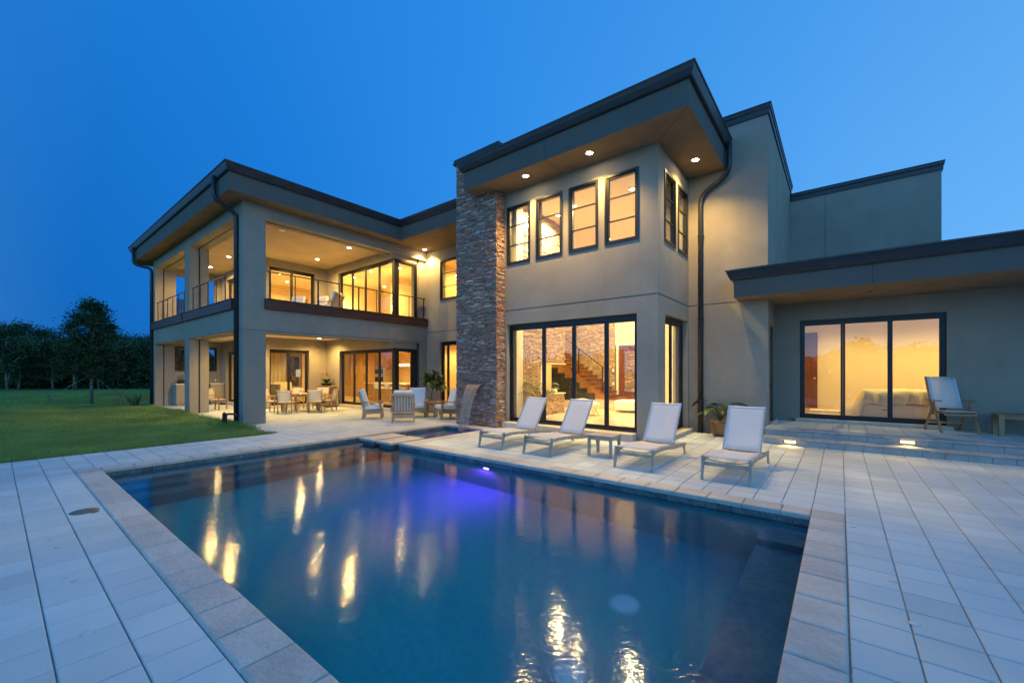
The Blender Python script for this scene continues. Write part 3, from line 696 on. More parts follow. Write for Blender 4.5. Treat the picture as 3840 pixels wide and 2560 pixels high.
# ================================================================== LIGHT FITTINGS (recessed in the house)
LENS = emit('lamp_lens', (1.0, .78, .42), 150.0)
LENSI = emit('lamp_lens_inside', (1.0, .78, .42), 60.0)
WARMI = (1.0, .735, .33)
def downlight(x, y, z, power, size=130, lens=None, r=.075, blend=.6, col=WARM):
    f = MB().lathe([(r + .03, 0), (r + .03, -.012), (r, -.014), (r, -.002)], 20, (x, y, z)).build('ceiling_light', SWITCHM, H)
    MB().lathe([(r * .98, -.004), (r * .98, -.009), (.02, -.012)], 20, (x, y, z)).build('lens', lens or LENS, f)
    if power: spot(f, (x, y, z - .04), power, size, blend, col=col)
    return f
for x, y in ((-6.53, 8.80), (-4.66, 8.82)): downlight(x, y, ZS, 210, 120, blend=.7)
downlight(-2.78, 10.72, ZS, 200, 130, blend=1.0)
downlight(-13.82, 11.42, ZS, 170, 125, blend=.4)
for x, y in ((-18.08, 8.93), (-15.42, 8.9), (-20.69, 6.36), (-23.36, 6.43)): downlight(x, y, ceil2, 125, 165)
downlight(-15.38, 6.34, ceil2, 0, lens=SWITCHM)
for x, y in ((-18.44, 9.2), (-15.9, 7.2), (-21.6, 6.2), (-18.4, 6.6)): downlight(x, y, ceil1, 100, 160)
for x, y in ((-7.3, 10.49), (-7.24, 11.55), (-6.45, 11.22), (-4.59, 11.2), (-4.5, 14.5), (-7.0, 14.8)): downlight(x, y, 6.74, 260, 150, LENSI, col=WARMI)
for x, y in ((-9.0, 16.3), (-10.6, 16.2)): downlight(x, y, 6.74, 170, 140, LENSI, col=WARMI)
for x, y in ((-22.5, 12.2), (-19.8, 12.2), (-17.0, 12.2), (-22.3, 9.2)): downlight(x, y, 3.05, 75, 150, LENSI)
for x, y in ((-23.2, 12.4), (-19.8, 11.7), (-16.3, 12.0), (-22.0, 9.0), (-23.6, 10.0)): downlight(x, y, 6.52, 85, 150, LENSI)
for x, y in ((-13.2, 13.5), (-12.0, 12.9)): downlight(x, y, 3.0, 70, 150, LENSI)
for x, y in ((-13.4, 13.6), (-12.4, 12.8)): downlight(x, y, 6.5, 70, 150, LENSI)
for x, y in ((.2, 15.6), (2.2, 15.6), (3.9, 15.4)): downlight(x, y, 3.3, 54, 160, LENSI, col=(1, .70, .235))

# ================================================================== GROUND
LAWNM = mat('lawn_grass', (.20, .26, .075), .95, scale=.8, col2=(.13, .19, .05), fine=.35, bscale=45, bump=.6, spec=.1)
BLADE = mat('grass_blade', (.22, .31, .08), .8, var=.35, scale=.5, island=.35, hue=.015, spec=.2)
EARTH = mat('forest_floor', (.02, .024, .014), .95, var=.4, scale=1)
PZ = 0.0                                             # paving level
PX0, PX1, PY0, PY1 = -9.42, -.26, 1.12, 5.66         # pool water edges
SX0, SX1, SY1 = -9.42, -7.74, 8.55                   # spa channel
LX = -11.62; LY = 4.60                               # lawn corner
MB().prism([(-900, -600), (LX, -600), (LX, LY), (-25.4, LY), (-25.4, 40), (-900, 40)], -.3, -.012).build('lawn', LAWNM).location = (0, 0, 0)
tag(bpy.data.objects['lawn'], kind='structure')
g = MB()
g.prism([(-900, 40), (900, 40), (900, 900), (-900, 900)], -.3, -.03).prism([(9, -600), (900, -600), (900, 40), (9, 40)], -.3, -.03).prism([(LX, -600), (9, -600), (9, -4), (LX, -4)], -.3, -.03)
tag(g.build('ground', LAWNM), kind='structure')
def in_pool(x, y, m=0.0):
    c = .30 + m
    if PX0 - c < x < PX1 + c and PY0 - c < y < PY1 + c: return True
    return SX0 - c < x < SX1 + c and PY1 < y < 8.97
def in_house(x, y):
    if y > 11.76 and x > -3.2: return True
    if y > 9.36 and -9.2 < x < -3.3: return True
    if x < -14.2 and y > 10.12: return True
    if x < -19.6 and y > 7.34: return True
    return y > 11.82
jb = MB()
for b in ((LX, 9, -4, PY0 - .29), (LX, PX0 - .29, PY0 - .29, 11.8), (PX1 + .29, 9, PY0 - .29, 13.3), (PX0 - .29, SX0 - .29, PY1, 9.2), (SX1 + .29, PX1 + .29, PY1 + .29, 13.3), (PX0 - .29, -7.6, 8.96, 11.8), (-25.3, LX, LY, 10.3)):
    jb.box(b[0], b[1], b[2], b[3], -.3, -.010)
jb.build('patio_bed', JOINT).location = (0, 0, 0); tag(bpy.data.objects['patio_bed'], kind='structure')
P = .305
def pavers(cells, z, name, m, top=0.0, wid=P, gap=.0042):
    mb = MB()
    for (x0, x1, y0, y1) in cells:
        g = gap; c = .006; dz = U(-.0012, .0012) + z; tx = U(-.0012, .0012)
        a, b, cc, d = x0 + g * .88 + tx, x1 - g * .88 + tx, y0 + g * .9, y1 - g * .9
        vs = [(a, cc, dz - .03), (b, cc, dz - .03), (b, d, dz - .03), (a, d, dz - .03),
              (a, cc, dz - c), (b, cc, dz - c), (b, d, dz - c), (a, d, dz - c),
              (a + c, cc + c, dz), (b - c, cc + c, dz), (b - c, d - c, dz), (a + c, d - c, dz)]
        mb.add(vs, [(0, 1, 5, 4), (1, 2, 6, 5), (2, 3, 7, 6), (3, 0, 4, 7), (4, 5, 9, 8), (5, 6, 10, 9), (6, 7, 11, 10), (7, 4, 8, 11), (8, 9, 10, 11)])
    o = mb.build(name, m); tag(o, kind='structure'); return o
cells = []
CX0, CY0 = PX0 - .30, PY0 - .30
xe = [CX0 - P * k for k in range(52, 0, -1)] + [CX0] + [.045 - P * k for k in range(32, -1, -1)] + [.045 + P * k for k in range(1, 27)]
xe = [x for i, x in enumerate(xe) if i == 0 or x - xe[i - 1] > .02]
ye = [CY0 - P * k for k in range(16, 0, -1)] + [CY0] + [PY1 + .30 - P * k for k in range(16, -1, -1)] + [PY1 + .30 + P * k for k in range(1, 40)]
for x0, x1 in zip(xe[:-1], xe[1:]):
    for y0, y1 in zip(ye[:-1], ye[1:]):
        cx, cy = (x0 + x1) / 2, (y0 + y1) / 2
        a, b, c, d = x0, x1, y0, y1
        if b > LX and c < LY and a < LX: a = LX
        if cx < LX and d > LY and c < LY: c = LY
        if cx < LX and cy < LY and c < LY - .01: continue
        if cx < -25.3 or cx > 8 or in_house(cx, cy): continue
        if cx > -1.38 and cy > 10.9 + .1: continue
        # trim against pool coping
        cpx0, cpx1, cpy0, cpy1 = PX0 - .30, PX1 + .30, PY0 - .30, PY1 + .30
        if a < cpx1 and b > cpx0 and c < cpy1 and d > cpy0:
            if a < cpx0 - .03: b = cpx0
            elif b > cpx1 + .03: a = cpx1
            elif c < cpy0 - .03: d = cpy0
            elif d > cpy1 + .03: c = cpy1
            else: continue
        if b > SX0 - .3 and a < SX1 + .3 and c < 8.97 and d > PY1:
            if a < SX0 - .33: b = SX0 - .3
            elif b > SX1 + .33: a = SX1 + .3
            elif d > 9.0 : c = 8.97
            else: continue
        if b - a < .02 or d - c < .02: continue
        cells.append((a, b, c, d))
pavers(cells, PZ, 'patio', PAVER)
# travertine coping
cop = []
def run(ax, u0, u1, p0, p1, l=.40):
    u = u0
    while u < u1 - .01:
        e = min(u + l, u1); e = u1 if u1 - e < .12 else e
        cop.append((u, e, p0, p1) if ax == 'X' else (p0, p1, u, e)); u = e
run('Y', PY0 - .3, PY1 + .3, PX1, PX1 + .30)
run('X', PX0 - .30, PX1, PY0 - .30, PY0)
run('Y', PY0, PY1, PX0 - .30, PX0); run('X', SX1, PX1, PY1, PY1 + .30); run('Y', PY1, 8.56, SX0 - .3, SX0); run('Y', PY1 + .3, 8.56, SX1, SX1 + .3); run('X', SX0 - .3, SX1 + .3, 8.56, 8.95)
mb = MB()
for a, b, c, d in cop:
    g = .0022; z = .012 + U(-.001, .001); e = .018
    a += g; b -= g; c += g; d -= g
    vs = [(a, c, -.045), (b, c, -.045), (b, d, -.045), (a, d, -.045), (a, c, z - e), (b, c, z - e), (b, d, z - e), (a, d, z - e),
          (a + .006, c + .006, z - .006), (b - .006, c + .006, z - .006), (b - .006, d - .006, z - .006), (a + .006, d - .006, z - .006),
          (a + e, c + e, z), (b - e, c + e, z), (b - e, d - e, z), (a + e, d - e, z)]
    fs = [(3, 2, 1, 0)]
    for k in (0, 4, 8):
        for i in range(4): fs.append((k + i, k + (i + 1) % 4, k + 4 + (i + 1) % 4, k + 4 + i))
    fs.append((12, 13, 14, 15)); mb.add(vs, fs)
tag(mb.build('pool_coping', TRAV), kind='structure')
# basin: waterline tiles over pebble with underwater lamp glow put into its colour
WL = -.115
bs = MB()
def bwall(x0, x1, y0, y1, z1=-.20): bs.box(x0, x1, y0, y1, -1.7, z1)
bwall(PX0 - .25, PX0, PY0 - .25, PY1 - .01); bwall(PX1, PX1 + .25, PY0 - .25, PY1 + .25); bwall(PX0, PX1, PY0 - .25, PY0)
bwall(SX1, PX1, PY1, PY1 + .25)
bwall(SX0 - .25, SX0, PY1 - .01, SY1 + .25); bwall(SX1, SX1 + .25, PY1 + .25, SY1 + .25); bwall(SX0, SX1, SY1, SY1 + .25)
bs.box(PX0, PX1, PY0, PY1, -1.7, -1.5); bs.box(SX0, SX1, PY1, PY1 + .85, -1.7, -1.5)
# submerged steps at the far end and the bench by the near end
tag(bs.build('pool_basin', PEBBLE), kind='structure'); bs = MB()
for k, (w, z) in enumerate(((.36, -.36), (.72, -.64), (1.08, -.94))): bs.box(PX0 + (0 if k == 0 else (.36, .72)[k - 1]), PX0 + w, PY0, PY1, -1.5, z)
bs.box(PX1 - .46, PX1, PY0, 5.18, -1.5, -.55); bs.box(PX1 - .46, PX1, 5.18, PY1, -1.5, -.36)
tag(MB().box(SX0, SX1, PY1 + .85, SY1, -1.69, -.62).build('spa_floor', mat('spa_plaster', (.30, .31, .30), .8, var=.1, scale=6)), kind='structure')
tag(bs.build('pool_steps', mat('pool_step_pebble', (.07, .21, .28), .8, var=.25, scale=14, fine=.3, bscale=200)), kind='structure')
tl = MB()
def tiles(ax, u0, u1, p, s):
    n = max(1, round((u1 - u0) / .155)); w = (u1 - u0) / n
    for i in range(n): tl.ab(ax, u0 + i * w + .002, u0 + (i + 1) * w - .002, p - s * .24, p + s * .006, -.198, -.047)
tiles('Y', PX0 + .01, PX1 - .01, PY0, 1); tiles('X', PY0 + .01, PY1 - .01, PX0, 1); tiles('X', PY0 + .01, PY1 - .01, PX1, -1)
tiles('Y', SX1 - .0, PX1 - .01, PY1, -1); tiles('X', PY1, SY1, SX0, 1); tiles('X', PY1, SY1, SX1, -1); tiles('Y', SX0, SX1, SY1, -1)
tag(tl.build('waterline_tiles', TILE), kind='structure')
WATER = water_mat('pool_water', .010, .088, (.04, .82, .92), .28)
tag(MB().prism([(PX0 - .1, PY0 - .1), (PX1 + .1, PY0 - .1), (PX1 + .1, PY1 + .1), (SX1 + .1, PY1 + .1), (SX1 + .1, SY1 + .1), (SX0 - .1, SY1 + .1)], -1.6, WL).build('water', WATER), kind='structure')
# stepping slabs between pool and spa
def slabstone(x0, x1, label):
    e = empty('stepping_slab', ((x0 + x1) / 2, 6.02, 0), label=label, cat='stone slab', group='stepping slabs between pool and spa')
    MB().box(x0, x1, 5.54, 6.50, -.048, .012).build('slab_top', TRAV, e, bevel=.012, seg=3)
    MB().box(x0 + .05, x1 - .05, 5.60, 6.44, -1.5, -.05).build('slab_base', TILE, e)
slabstone(-9.13, -8.57, 'travertine stepping slab beside the patio where the lounge chairs stand')
slabstone(-8.43, -7.88, 'travertine stepping slab next to the sun lounger deck')
# terrace with two block steps
for (y, z, nm) in ((10.85, .157, 'lower'), (11.17, .315, 'upper')):
    mb = MB(); x = -1.37; k = 0
    while x < 7.9:
        l = U(.27, .31) if z < .2 else U(.28, .32)
        mb.box(x + .003, x + l - .003, y, y + .2, z - .158 + .002, z - .052); x += l
    tag(mb.build('step_riser', STEPB), kind='structure')
    mb = MB(); x = -1.37
    while x < 7.9:
        l = .098; 
        yc = y - .022; vs = []; fs = []
        prof = [(y + .33, z), (y + .02, z), (yc + .006, z - .006), (yc - .003, z - .02), (yc, z - .038), (yc + .012, z - .05), (y + .33, z - .05)]
        vs = [(x + .0015, a, b) for a, b in prof] + [(x + l - .0015, a, b) for a, b in prof]; n = len(prof)
        fs = [tuple(range(n)), tuple(range(2 * n - 1, n - 1, -1))] + [(i, n + i, n + (i + 1) % n, (i + 1) % n) for i in range(n)]
        mb.add(vs, fs); x += l
    tag(mb.build('step_nosing', STEPB), kind='structure')
dk = []
for i in range(-6, 30):
    for j in range(0, 8):
        x0 = -1.37 + .305 * (i + 6); y0 = 11.50 + .305 * j
        if x0 < 7.8 and y0 < 13.25: dk.append((x0, x0 + .305, y0, min(y0 + .305, 13.25)))
pavers(dk, DECK + .002, 'terrace', PAVER)
tag(MB().box(-1.37, 7.9, 11.3, 13.26, 0, DECK - .012).build('terrace_bed', JOINT), kind='structure')
# grass blades
def blades(n, x0, x1, y0, y1, h0, h1, w, keep=lambda x, y: True):
    vs = []; fs = []
    for _ in range(n):
        x = U(x0, x1); y = U(y0, y1)
        if not keep(x, y): continue
        a = U(0, 2 * PI); h = U(h0, h1); lx, ly = U(-.5, .5) * h, U(-.5, .5) * h; dx, dy = math.cos(a) * w / 2, math.sin(a) * w / 2; o = len(vs)
        vs += [(x - dx, y - dy, -.015), (x + dx, y + dy, -.015), (x + lx, y + ly, -.015 + h)]; fs.append((o, o + 1, o + 2))
    return vs, fs
gv = MB()
for args in ((80000, -19, LX + .02, -.5, LY + .02, .03, .07, .006), (50000, -30, -18, -1, LY + .05, .035, .085, .010), (45000, -46, -30, -4, 10, .05, .11, .02)):
    vs, fs = blades(*args, keep=lambda x, y: not (y > LY + .03 and x > -25.4)); gv.add(vs, fs)
vs, fs = blades(4000, LX - .12, LX + .05, -.5, LY + .05, .03, .10, .008); gv.add(vs, fs)
vs, fs = blades(6000, -25.4, LX - 1.2, LY - .12, LY + .14, .06, .16, .008); gv.add(vs, fs)
vs, fs = blades(1500, -20.6, -19.4, 4.2, 4.66, .08, .24, .010); gv.add(vs, fs)
vs, fs = blades(1500, -15.2, -14.0, 4.1, 4.66, .06, .2, .010); gv.add(vs, fs)
tag(gv.build('grass', BLADE), kind='stuff')
# falling sheet of water
FALL = nodes('falling_water')
m, nt2, N2, L2, out2 = FALL
tt = N2.new('ShaderNodeBsdfTransparent'); gg = N2.new('ShaderNodeBsdfPrincipled'); gg.inputs['Base Color'].default_value = (.50, .37, .27, 1); gg.inputs['Roughness'].default_value = .22
tcx = N2.new('ShaderNodeTexCoord'); mpx = N2.new('ShaderNodeMapping'); mpx.inputs['Scale'].default_value = (38, .5, .45); nzx = N2.new('ShaderNodeTexNoise'); nzx.inputs['Scale'].default_value = 1; nzx.inputs['Detail'].default_value = 3
L2.new(tcx.outputs['Object'], mpx.inputs[0]); L2.new(mpx.outputs[0], nzx.inputs[0])
mrx = N2.new('ShaderNodeMapRange'); mrx.inputs[1].default_value = .35; mrx.inputs[2].default_value = .7; mrx.inputs[3].default_value = .10; mrx.inputs[4].default_value = .55; L2.new(nzx.outputs[0], mrx.inputs[0])
msx = N2.new('ShaderNodeMixShader'); L2.new(mrx.outputs[0], msx.inputs[0]); L2.new(tt.outputs[0], msx.inputs[1]); L2.new(gg.outputs[0], msx.inputs[2]); L2.new(msx.outputs[0], out2.inputs[0])
mb = MB(); nx, nz = 20, 26; vs = []
for j in range(nz + 1):
    t = j / nz; z = 1.235 - 1.36 * t ** 1.8; y = 8.90 - .46 * t ** .8; sh = 1 - .42 * t ** .7
    for i in range(nx + 1):
        u = i / nx - .5; vs.append((-8.455 + .59 * u * sh - .10 * t, y + .010 * math.sin(i * 1.3) + .006 * math.sin(i * 2.9), z))
fs = [(j * (nx + 1) + i, j * (nx + 1) + i + 1, (j + 1) * (nx + 1) + i + 1, (j + 1) * (nx + 1) + i) for j in range(nz) for i in range(nx)]
wf = mb.add(vs, fs, 0, True).build('waterfall', m)
sm_ = wf.modifiers.new('thickness', 'SOLIDIFY'); sm_.thickness = .006
tag(wf, 'thin sheet of water falling from the stone chimney into the spa', 'waterfall')
# pool fittings
VIOLET = (1.0, .03, .72)
def pool_light(x, y, z, dirx, diry, label, power, strength):
    e = empty('pool_light', (x, y, z), face(dirx, diry), label=label, cat='pool light', group='violet underwater lights')
    t = PI / 2
    r = MB().lathe([(.10, 0), (.10, .03), (.08, .045), (.08, .02)], 24).build('trim_ring', CHROME, e, local=True); r.rotation_euler = (-t, 0, 0)
    l = MB().lathe([(.079, .0), (.079, .022), (.05, .035), (.01, .04)], 24).build('lens', emit('violet_lens', (.46, .26, 1.0), strength), e, local=True, smooth=True); l.rotation_euler = (-t, 0, 0)
    lt = bpy.data.lights.new('lamp_light', 'SPOT'); lt.energy = power; lt.color = VIOLET; lt.spot_size = math.radians(125); lt.spot_blend = .9; lt.shadow_soft_size = .08
    o = bpy.data.objects.new('lamp_light', lt); COL.objects.link(o); o.parent = e; o.location = (0, .07, 0); o.rotation_euler = Vector((.2, .38, -1)).to_track_quat('-Z', 'Y').to_euler()
    return e
pool_light(-5.07, PY1 - .008, -.30, 0, -1, 'round violet lamp in the long pool wall below the loungers', 230, 9)
pool_light(-8.2, SY1 - .008, -.32, 0, -1, 'violet lamp in the spa wall under the waterfall', 110, 6)
pool_light(SX1 - .008, 7.1, -.22, -1, 0, 'violet lamp in the side wall of the spa by the loungers', 70, 7)
DRAINM = mat('drain_cover', (.9, .94, .95), .5, var=.05)
for (x, y, lb) in ((-1.73, 4.04, 'pale round drain cover on the pool floor near the loungers'), (-1.75, 2.97, 'pale round drain cover in the middle of the pool floor')):
    e = empty('drain_cover', (x, y, -1.5), label=lb, cat='drain cover', group='pool floor drains')
    MB().lathe([(.15, 0), (.145, .012), (.11, .03), (.02, .034)], 28).build('cover', DRAINM, e, local=True, smooth=True)
sk = empty('skimmer_lid', (-6.8, .66, 0), .5, label='flat bronze lid let into the paving beside the pool', cat='lid')
MB().lathe([(.125, .002), (.12, .006), (.02, .007)], 30).build('lid', mat('bronze_lid', (.20, .155, .11), .55, metal=.4, var=.2, scale=12), sk, local=True)
MB().box(.11, .17, -.03, .03, .001, .006).build('hinge_tab', MATS['bronze_lid'], sk, local=True)
for x, y in ((.32, 4.3), (.37, 3.65), (.46, 2.95), (.1, 5.55), (-3.62, .36), (-4.6, .4), (-5.6, .38), (-5.9, .36)):
    a = MB().lathe([(.030, .001), (.029, .003), (.005, .0035)], 18, (x, y, 0)).build('deck_anchor', mat('anchor_metal', (.56, .58, .56), .5, var=.1))
    tag(a, 'small round anchor cap set flush in the pool deck', 'anchor cap', 'anchor caps in the paving')
# step lights
for (x, y, z, lb) in ((-.86, 10.85, .075, 'slim lit step lamp in the lower riser by the potted plant'), (1.03, 11.17, .225, 'slim lit step lamp in the upper riser below the teak armchair')):
    e = empty('step_light', (x, y, z), label=lb, cat='step light', group='step lights in the terrace risers')
    f = MB(); bars(f, 'Y', x - .12, x + .12, y - .012, .02, z - .035, z + .04, .012); f.build('frame', FRAME, e)
    MB().box(x - .105, x + .105, y - .004, y - .001, z - .022, z + .027).build('lens', emit('step_lens', (1, .68, .28), 4), e)
    spot(e, (x, y - .05, z + .02), 3.2, 150, .7, (0, -.75, -.65), radius=.03)

# ================================================================== FURNITURE (local +Y is the way each seat faces)
def cushion(w, d, h, name, m, parent, loc=(0, 0, 0), rx=0, r=.05):
    mb = MB(); mb.box(-w / 2, w / 2, -d / 2, d / 2, -h / 2, h / 2)
    o = mb.build(name, m, parent, local=True, bevel=r, seg=4, smooth=True); o.location = loc; o.rotation_euler = (rx, 0, 0); return o
# --- sun lounger: foot end at local -Y... here +Y points to the foot end
def make_lounger():
    e = empty('sun_lounger', (0, 0, 0), label='x', cat='sun lounger', group='white sling sun loungers along the pool')
    w = .315
    # side rails: gently arched bars
    prof = [(0.0, .318), (.25, .330), (.55, .320), (.9, .285), (1.25, .255), (1.60, .235), (1.86, .222)]
    for s in (-1, 1):
        mb = MB()
        for (a, za), (b, zb_) in zip(prof[:-1], prof[1:]): mb.bar((s * w, -a, za - .03), (s * w, -b, zb_ - .03), .034, .062)
        mb.build('side_rail', TEAKG, e, local=True)
        MB().bar((s * w, .03, 0), (s * w, -.035, .345), .034, .048, (0, 1, 0), h2=.06).build('leg', TEAKG, e, local=True, bevel=.004)
        MB().bar((s * w, -1.86, 0), (s * w, -1.80, .20), .034, .045, (0, 1, 0)).build('leg', TEAKG, e, local=True, bevel=.004)
        MB().bar((s * (w - .035), -1.23, .27), (s * (w - .035), -1.73, .965), .024, .034, (0, 1, 0)).build('back_rail', TEAKG, e, local=True, bevel=.004)
    MB().box(-w + .017, w - .017, -.05, -.025, .20, .255).build('stretcher', TEAKG, e, local=True, bevel=.003)
    MB().box(-w + .017, w - .017, -1.84, -1.815, .13, .18).build('stretcher', TEAKG, e, local=True, bevel=.003)
    MB().tube([(-w + .02, -.04, .305), (-.17, -.07, .27), (0, -.08, .262), (.17, -.07, .27), (w - .02, -.04, .305)], .008, 8).build('spreader_bar', TEAKG, e, local=True)
    MB().bar((-w + .04, -1.72, .955), (w - .04, -1.72, .955), .02, .02).build('top_bar', EDGE, e, local=True)
    vs = []; fs = []; n = 10; seatp = [(0.01, .334), (.25, .340), (.55, .331), (.9, .297), (1.2, .272)]
    for a, z in seatp:
        for i in range(n + 1):
            x = -w + .012 + (2 * w - .024) * i / n; sag = .018 * (1 - (2 * i / n - 1) ** 2) * (0 if a < .05 else 1); vs.append((x, -a, z - sag))
    fs = [(j * (n + 1) + i, j * (n + 1) + i + 1, (j + 1) * (n + 1) + i + 1, (j + 1) * (n + 1) + i) for j in range(len(seatp) - 1) for i in range(n)]
    o = MB().add(vs, fs, 0, True).build('seat', SLING, e, local=True)
    so = o.modifiers.new('thickness', 'SOLIDIFY'); so.thickness = .004
    vs = []; m = 8
    for j in range(m + 1):
        t = j / m; a = 1.235 + .505 * t; z = .283 + .70 * t
        for i in range(n + 1):
            x = -w + .03 + (2 * w - .06) * i / n; sag = .026 * (1 - (2 * i / n - 1) ** 2) * math.sin(PI * min(1, t + .1)); vs.append((x, -a - sag * .8, z - sag * .6))
    fs = [(j * (n + 1) + i, j * (n + 1) + i + 1, (j + 1) * (n + 1) + i + 1, (j + 1) * (n + 1) + i) for j in range(m) for i in range(n)]
    o = MB().add(vs, fs, 0, True).build('backrest', SLING, e, local=True)
    so = o.modifiers.new('thickness', 'SOLIDIFY'); so.thickness = .004
    for s in (-1, 1):
        MB().bar((s * (w - .045), -1.238, .292), (s * (w - .045), -1.738, .988), .05, .007, (0, 1, .7)).build('edge_band', EDGE, e, local=True)
    return e
lg = make_lounger()
spots = [(-5.76, 6.545, 'sun lounger beside the spa and stone chimney, end of the row'), (-4.60, 6.58, 'sun lounger in front of the sliding doors, next to the teak side table'),
         (-2.68, 6.60, 'sun lounger by the corner of the stucco block, across the side table from two others'), (-1.31, 6.65, 'sun lounger standing before the potted plant, close to the terrace steps')]
for i, (x, y, lb) in enumerate(spots):
    o = lg if i == 0 else copy_tree(lg)
    o.location = (x, y, .002); o.rotation_euler = (0, 0, PI + (.02, -.01, .015, 0)[i]); o['label'] = lb
# fix heading: local -Y runs from the foot end to the head, which lies towards +Y in the world
# --- slatted side table
def slat_table(name, x, y, w, d, h, rz, label, m, cat='side table', legw=.05, slats=9):
    e = empty(name, (x, y, 0), rz, label=label, cat=cat)
    mb = MB(); n = slats; sw = d / n
    for i in range(n): mb.box(-w / 2, w / 2, -d / 2 + i * sw + .004, -d / 2 + (i + 1) * sw - .004, h - .02, h)
    mb.build('table_top', m, e, local=True, bevel=.003)
    f = MB(); bars_ = (w / 2 - .05, d / 2 - .05)
    f.box(-bars_[0] + .03, bars_[0] - .03, -bars_[1] - .012, -bars_[1] + .012, h - .09, h - .021).box(-bars_[0] + .03, bars_[0] - .03, bars_[1] - .012, bars_[1] + .012, h - .09, h - .021)
    f.box(-bars_[0] - .012, -bars_[0] + .012, -bars_[1] + .03, bars_[1] - .03, h - .09, h - .021).box(bars_[0] - .012, bars_[0] + .012, -bars_[1] + .03, bars_[1] - .03, h - .09, h - .021)
    f.build('apron', m, e, local=True)
    for sx in (-1, 1):
        for sy in (-1, 1):
            MB().box(sx * bars_[0] - legw / 2, sx * bars_[0] + legw / 2, sy * bars_[1] - legw / 2, sy * bars_[1] + legw / 2, 0, h - .021).build('leg', m, e, local=True, bevel=.004)
    return e
slat_table('side_table', -3.58, 7.37, .54, .50, .40, .03, 'low slatted teak side table standing between the sun loungers', TEAKG)
slat_table('side_table', -11.72, 10.05, .55, .5, .50, .6, 'small teak side table between two cushioned armchairs', TEAK)
t = slat_table('side_table', 2.78, 12.78, .62, .55, .44, .0, 'teak side table beside the high-backed deck chair on the terrace', TEAK, legw=.075); t.location.z = DECK
# --- deep teak armchair with cushions
def make_armchair():
    e = empty('armchair', (0, 0, 0), label='x', cat='armchair', group='cushioned teak armchairs')
    w = .33; m = TEAKA
    for s in (-1, 1):
        MB().bar((s * w, .31, 0), (s * w, .26, .56), .05, .075, (0, 1, 0)).build('leg', m, e, local=True, bevel=.006)
        mb = MB(); pts = [(-.30, 0), (-.285, .14), (-.27, .30), (-.30, .50), (-.37, .70), (-.46, .90)]
        for (a, za), (b, zb_) in zip(pts[:-1], pts[1:]): mb.bar((s * (w - .0), a, za), (s * w, b, zb_ + .003), .045, .075, (0, 1, 0))
        mb.build('leg', m, e, local=True)
        MB().box(s * w - .055, s * w + .055, -.40, .36, .56, .585).build('armrest', m, e, local=True, bevel=.01)
        MB().bar((s * (w - .03), -.27, .21), (s * (w - .03), .27, .25), .03, .12).build('seat_rail', m, e, local=True)
    MB().box(-w + .02, w - .02, .255, .285, .20, .31).build('seat_rail', m, e, local=True); MB().box(-w + .02, w - .02, -.285, -.255, .13, .27).build('seat_rail', m, e, local=True)
    b = MB().bar((-w + .02, -.455, .885), (w - .02, -.455, .885), .03, .085, (0, .35, 1)).bar((-w + .02, -.285, .33), (w - .02, -.285, .33), .03, .085, (0, .35, 1)).build('back_frame', m, e, local=True)
    for i in range(7):
        x = -w + .06 + (2 * w - .12) * i / 6; MB().bar((x, -.285, .34), (x, -.453, .88), .042, .014, (0, 1, .3)).build('slat', m, b, local=True)
    cushion(.58, .60, .15, 'seat_cushion', CANVAS, e, (0, .03, .385), .06)
    cushion(.58, .14, .66, 'back_cushion', CANVAS, e, (0, -.275, .70), .28)
    return e
ac = make_armchair()
chairs = [(-12.75, 8.26, .61, .79, 0, 'cushioned teak armchair seen in profile, before the folding doors'), (-11.08, 8.29, -.78, .62, 0, 'teak armchair showing its slatted back to the pool'),
          (-11.95, 9.52, .72, -.69, 0, 'white cushioned armchair in front of the potted frangipani, facing the pool'), (-10.76, 9.85, -.35, -.94, 0, 'cushioned teak armchair half hidden by the stone chimney'),
          (-15.75, 8.25, -.8, -.6, UF, 'cushioned armchair upright behind the balcony railing, nearest the glass corner'), (-16.9, 8.3, .25, -.97, UF, 'cushioned armchair in the middle of the balcony'),
          (-17.6, 7.7, .5, -.85, UF, 'low white armchair on the balcony beside the lit two-panel door')]
for i, (x, y, dx, dy, z, lb) in enumerate(chairs):
    o = ac if i == 0 else copy_tree(ac)
    o.location = (x, y, z + .003); o.rotation_euler = (0, 0, face(dx, dy)); o['label'] = lb
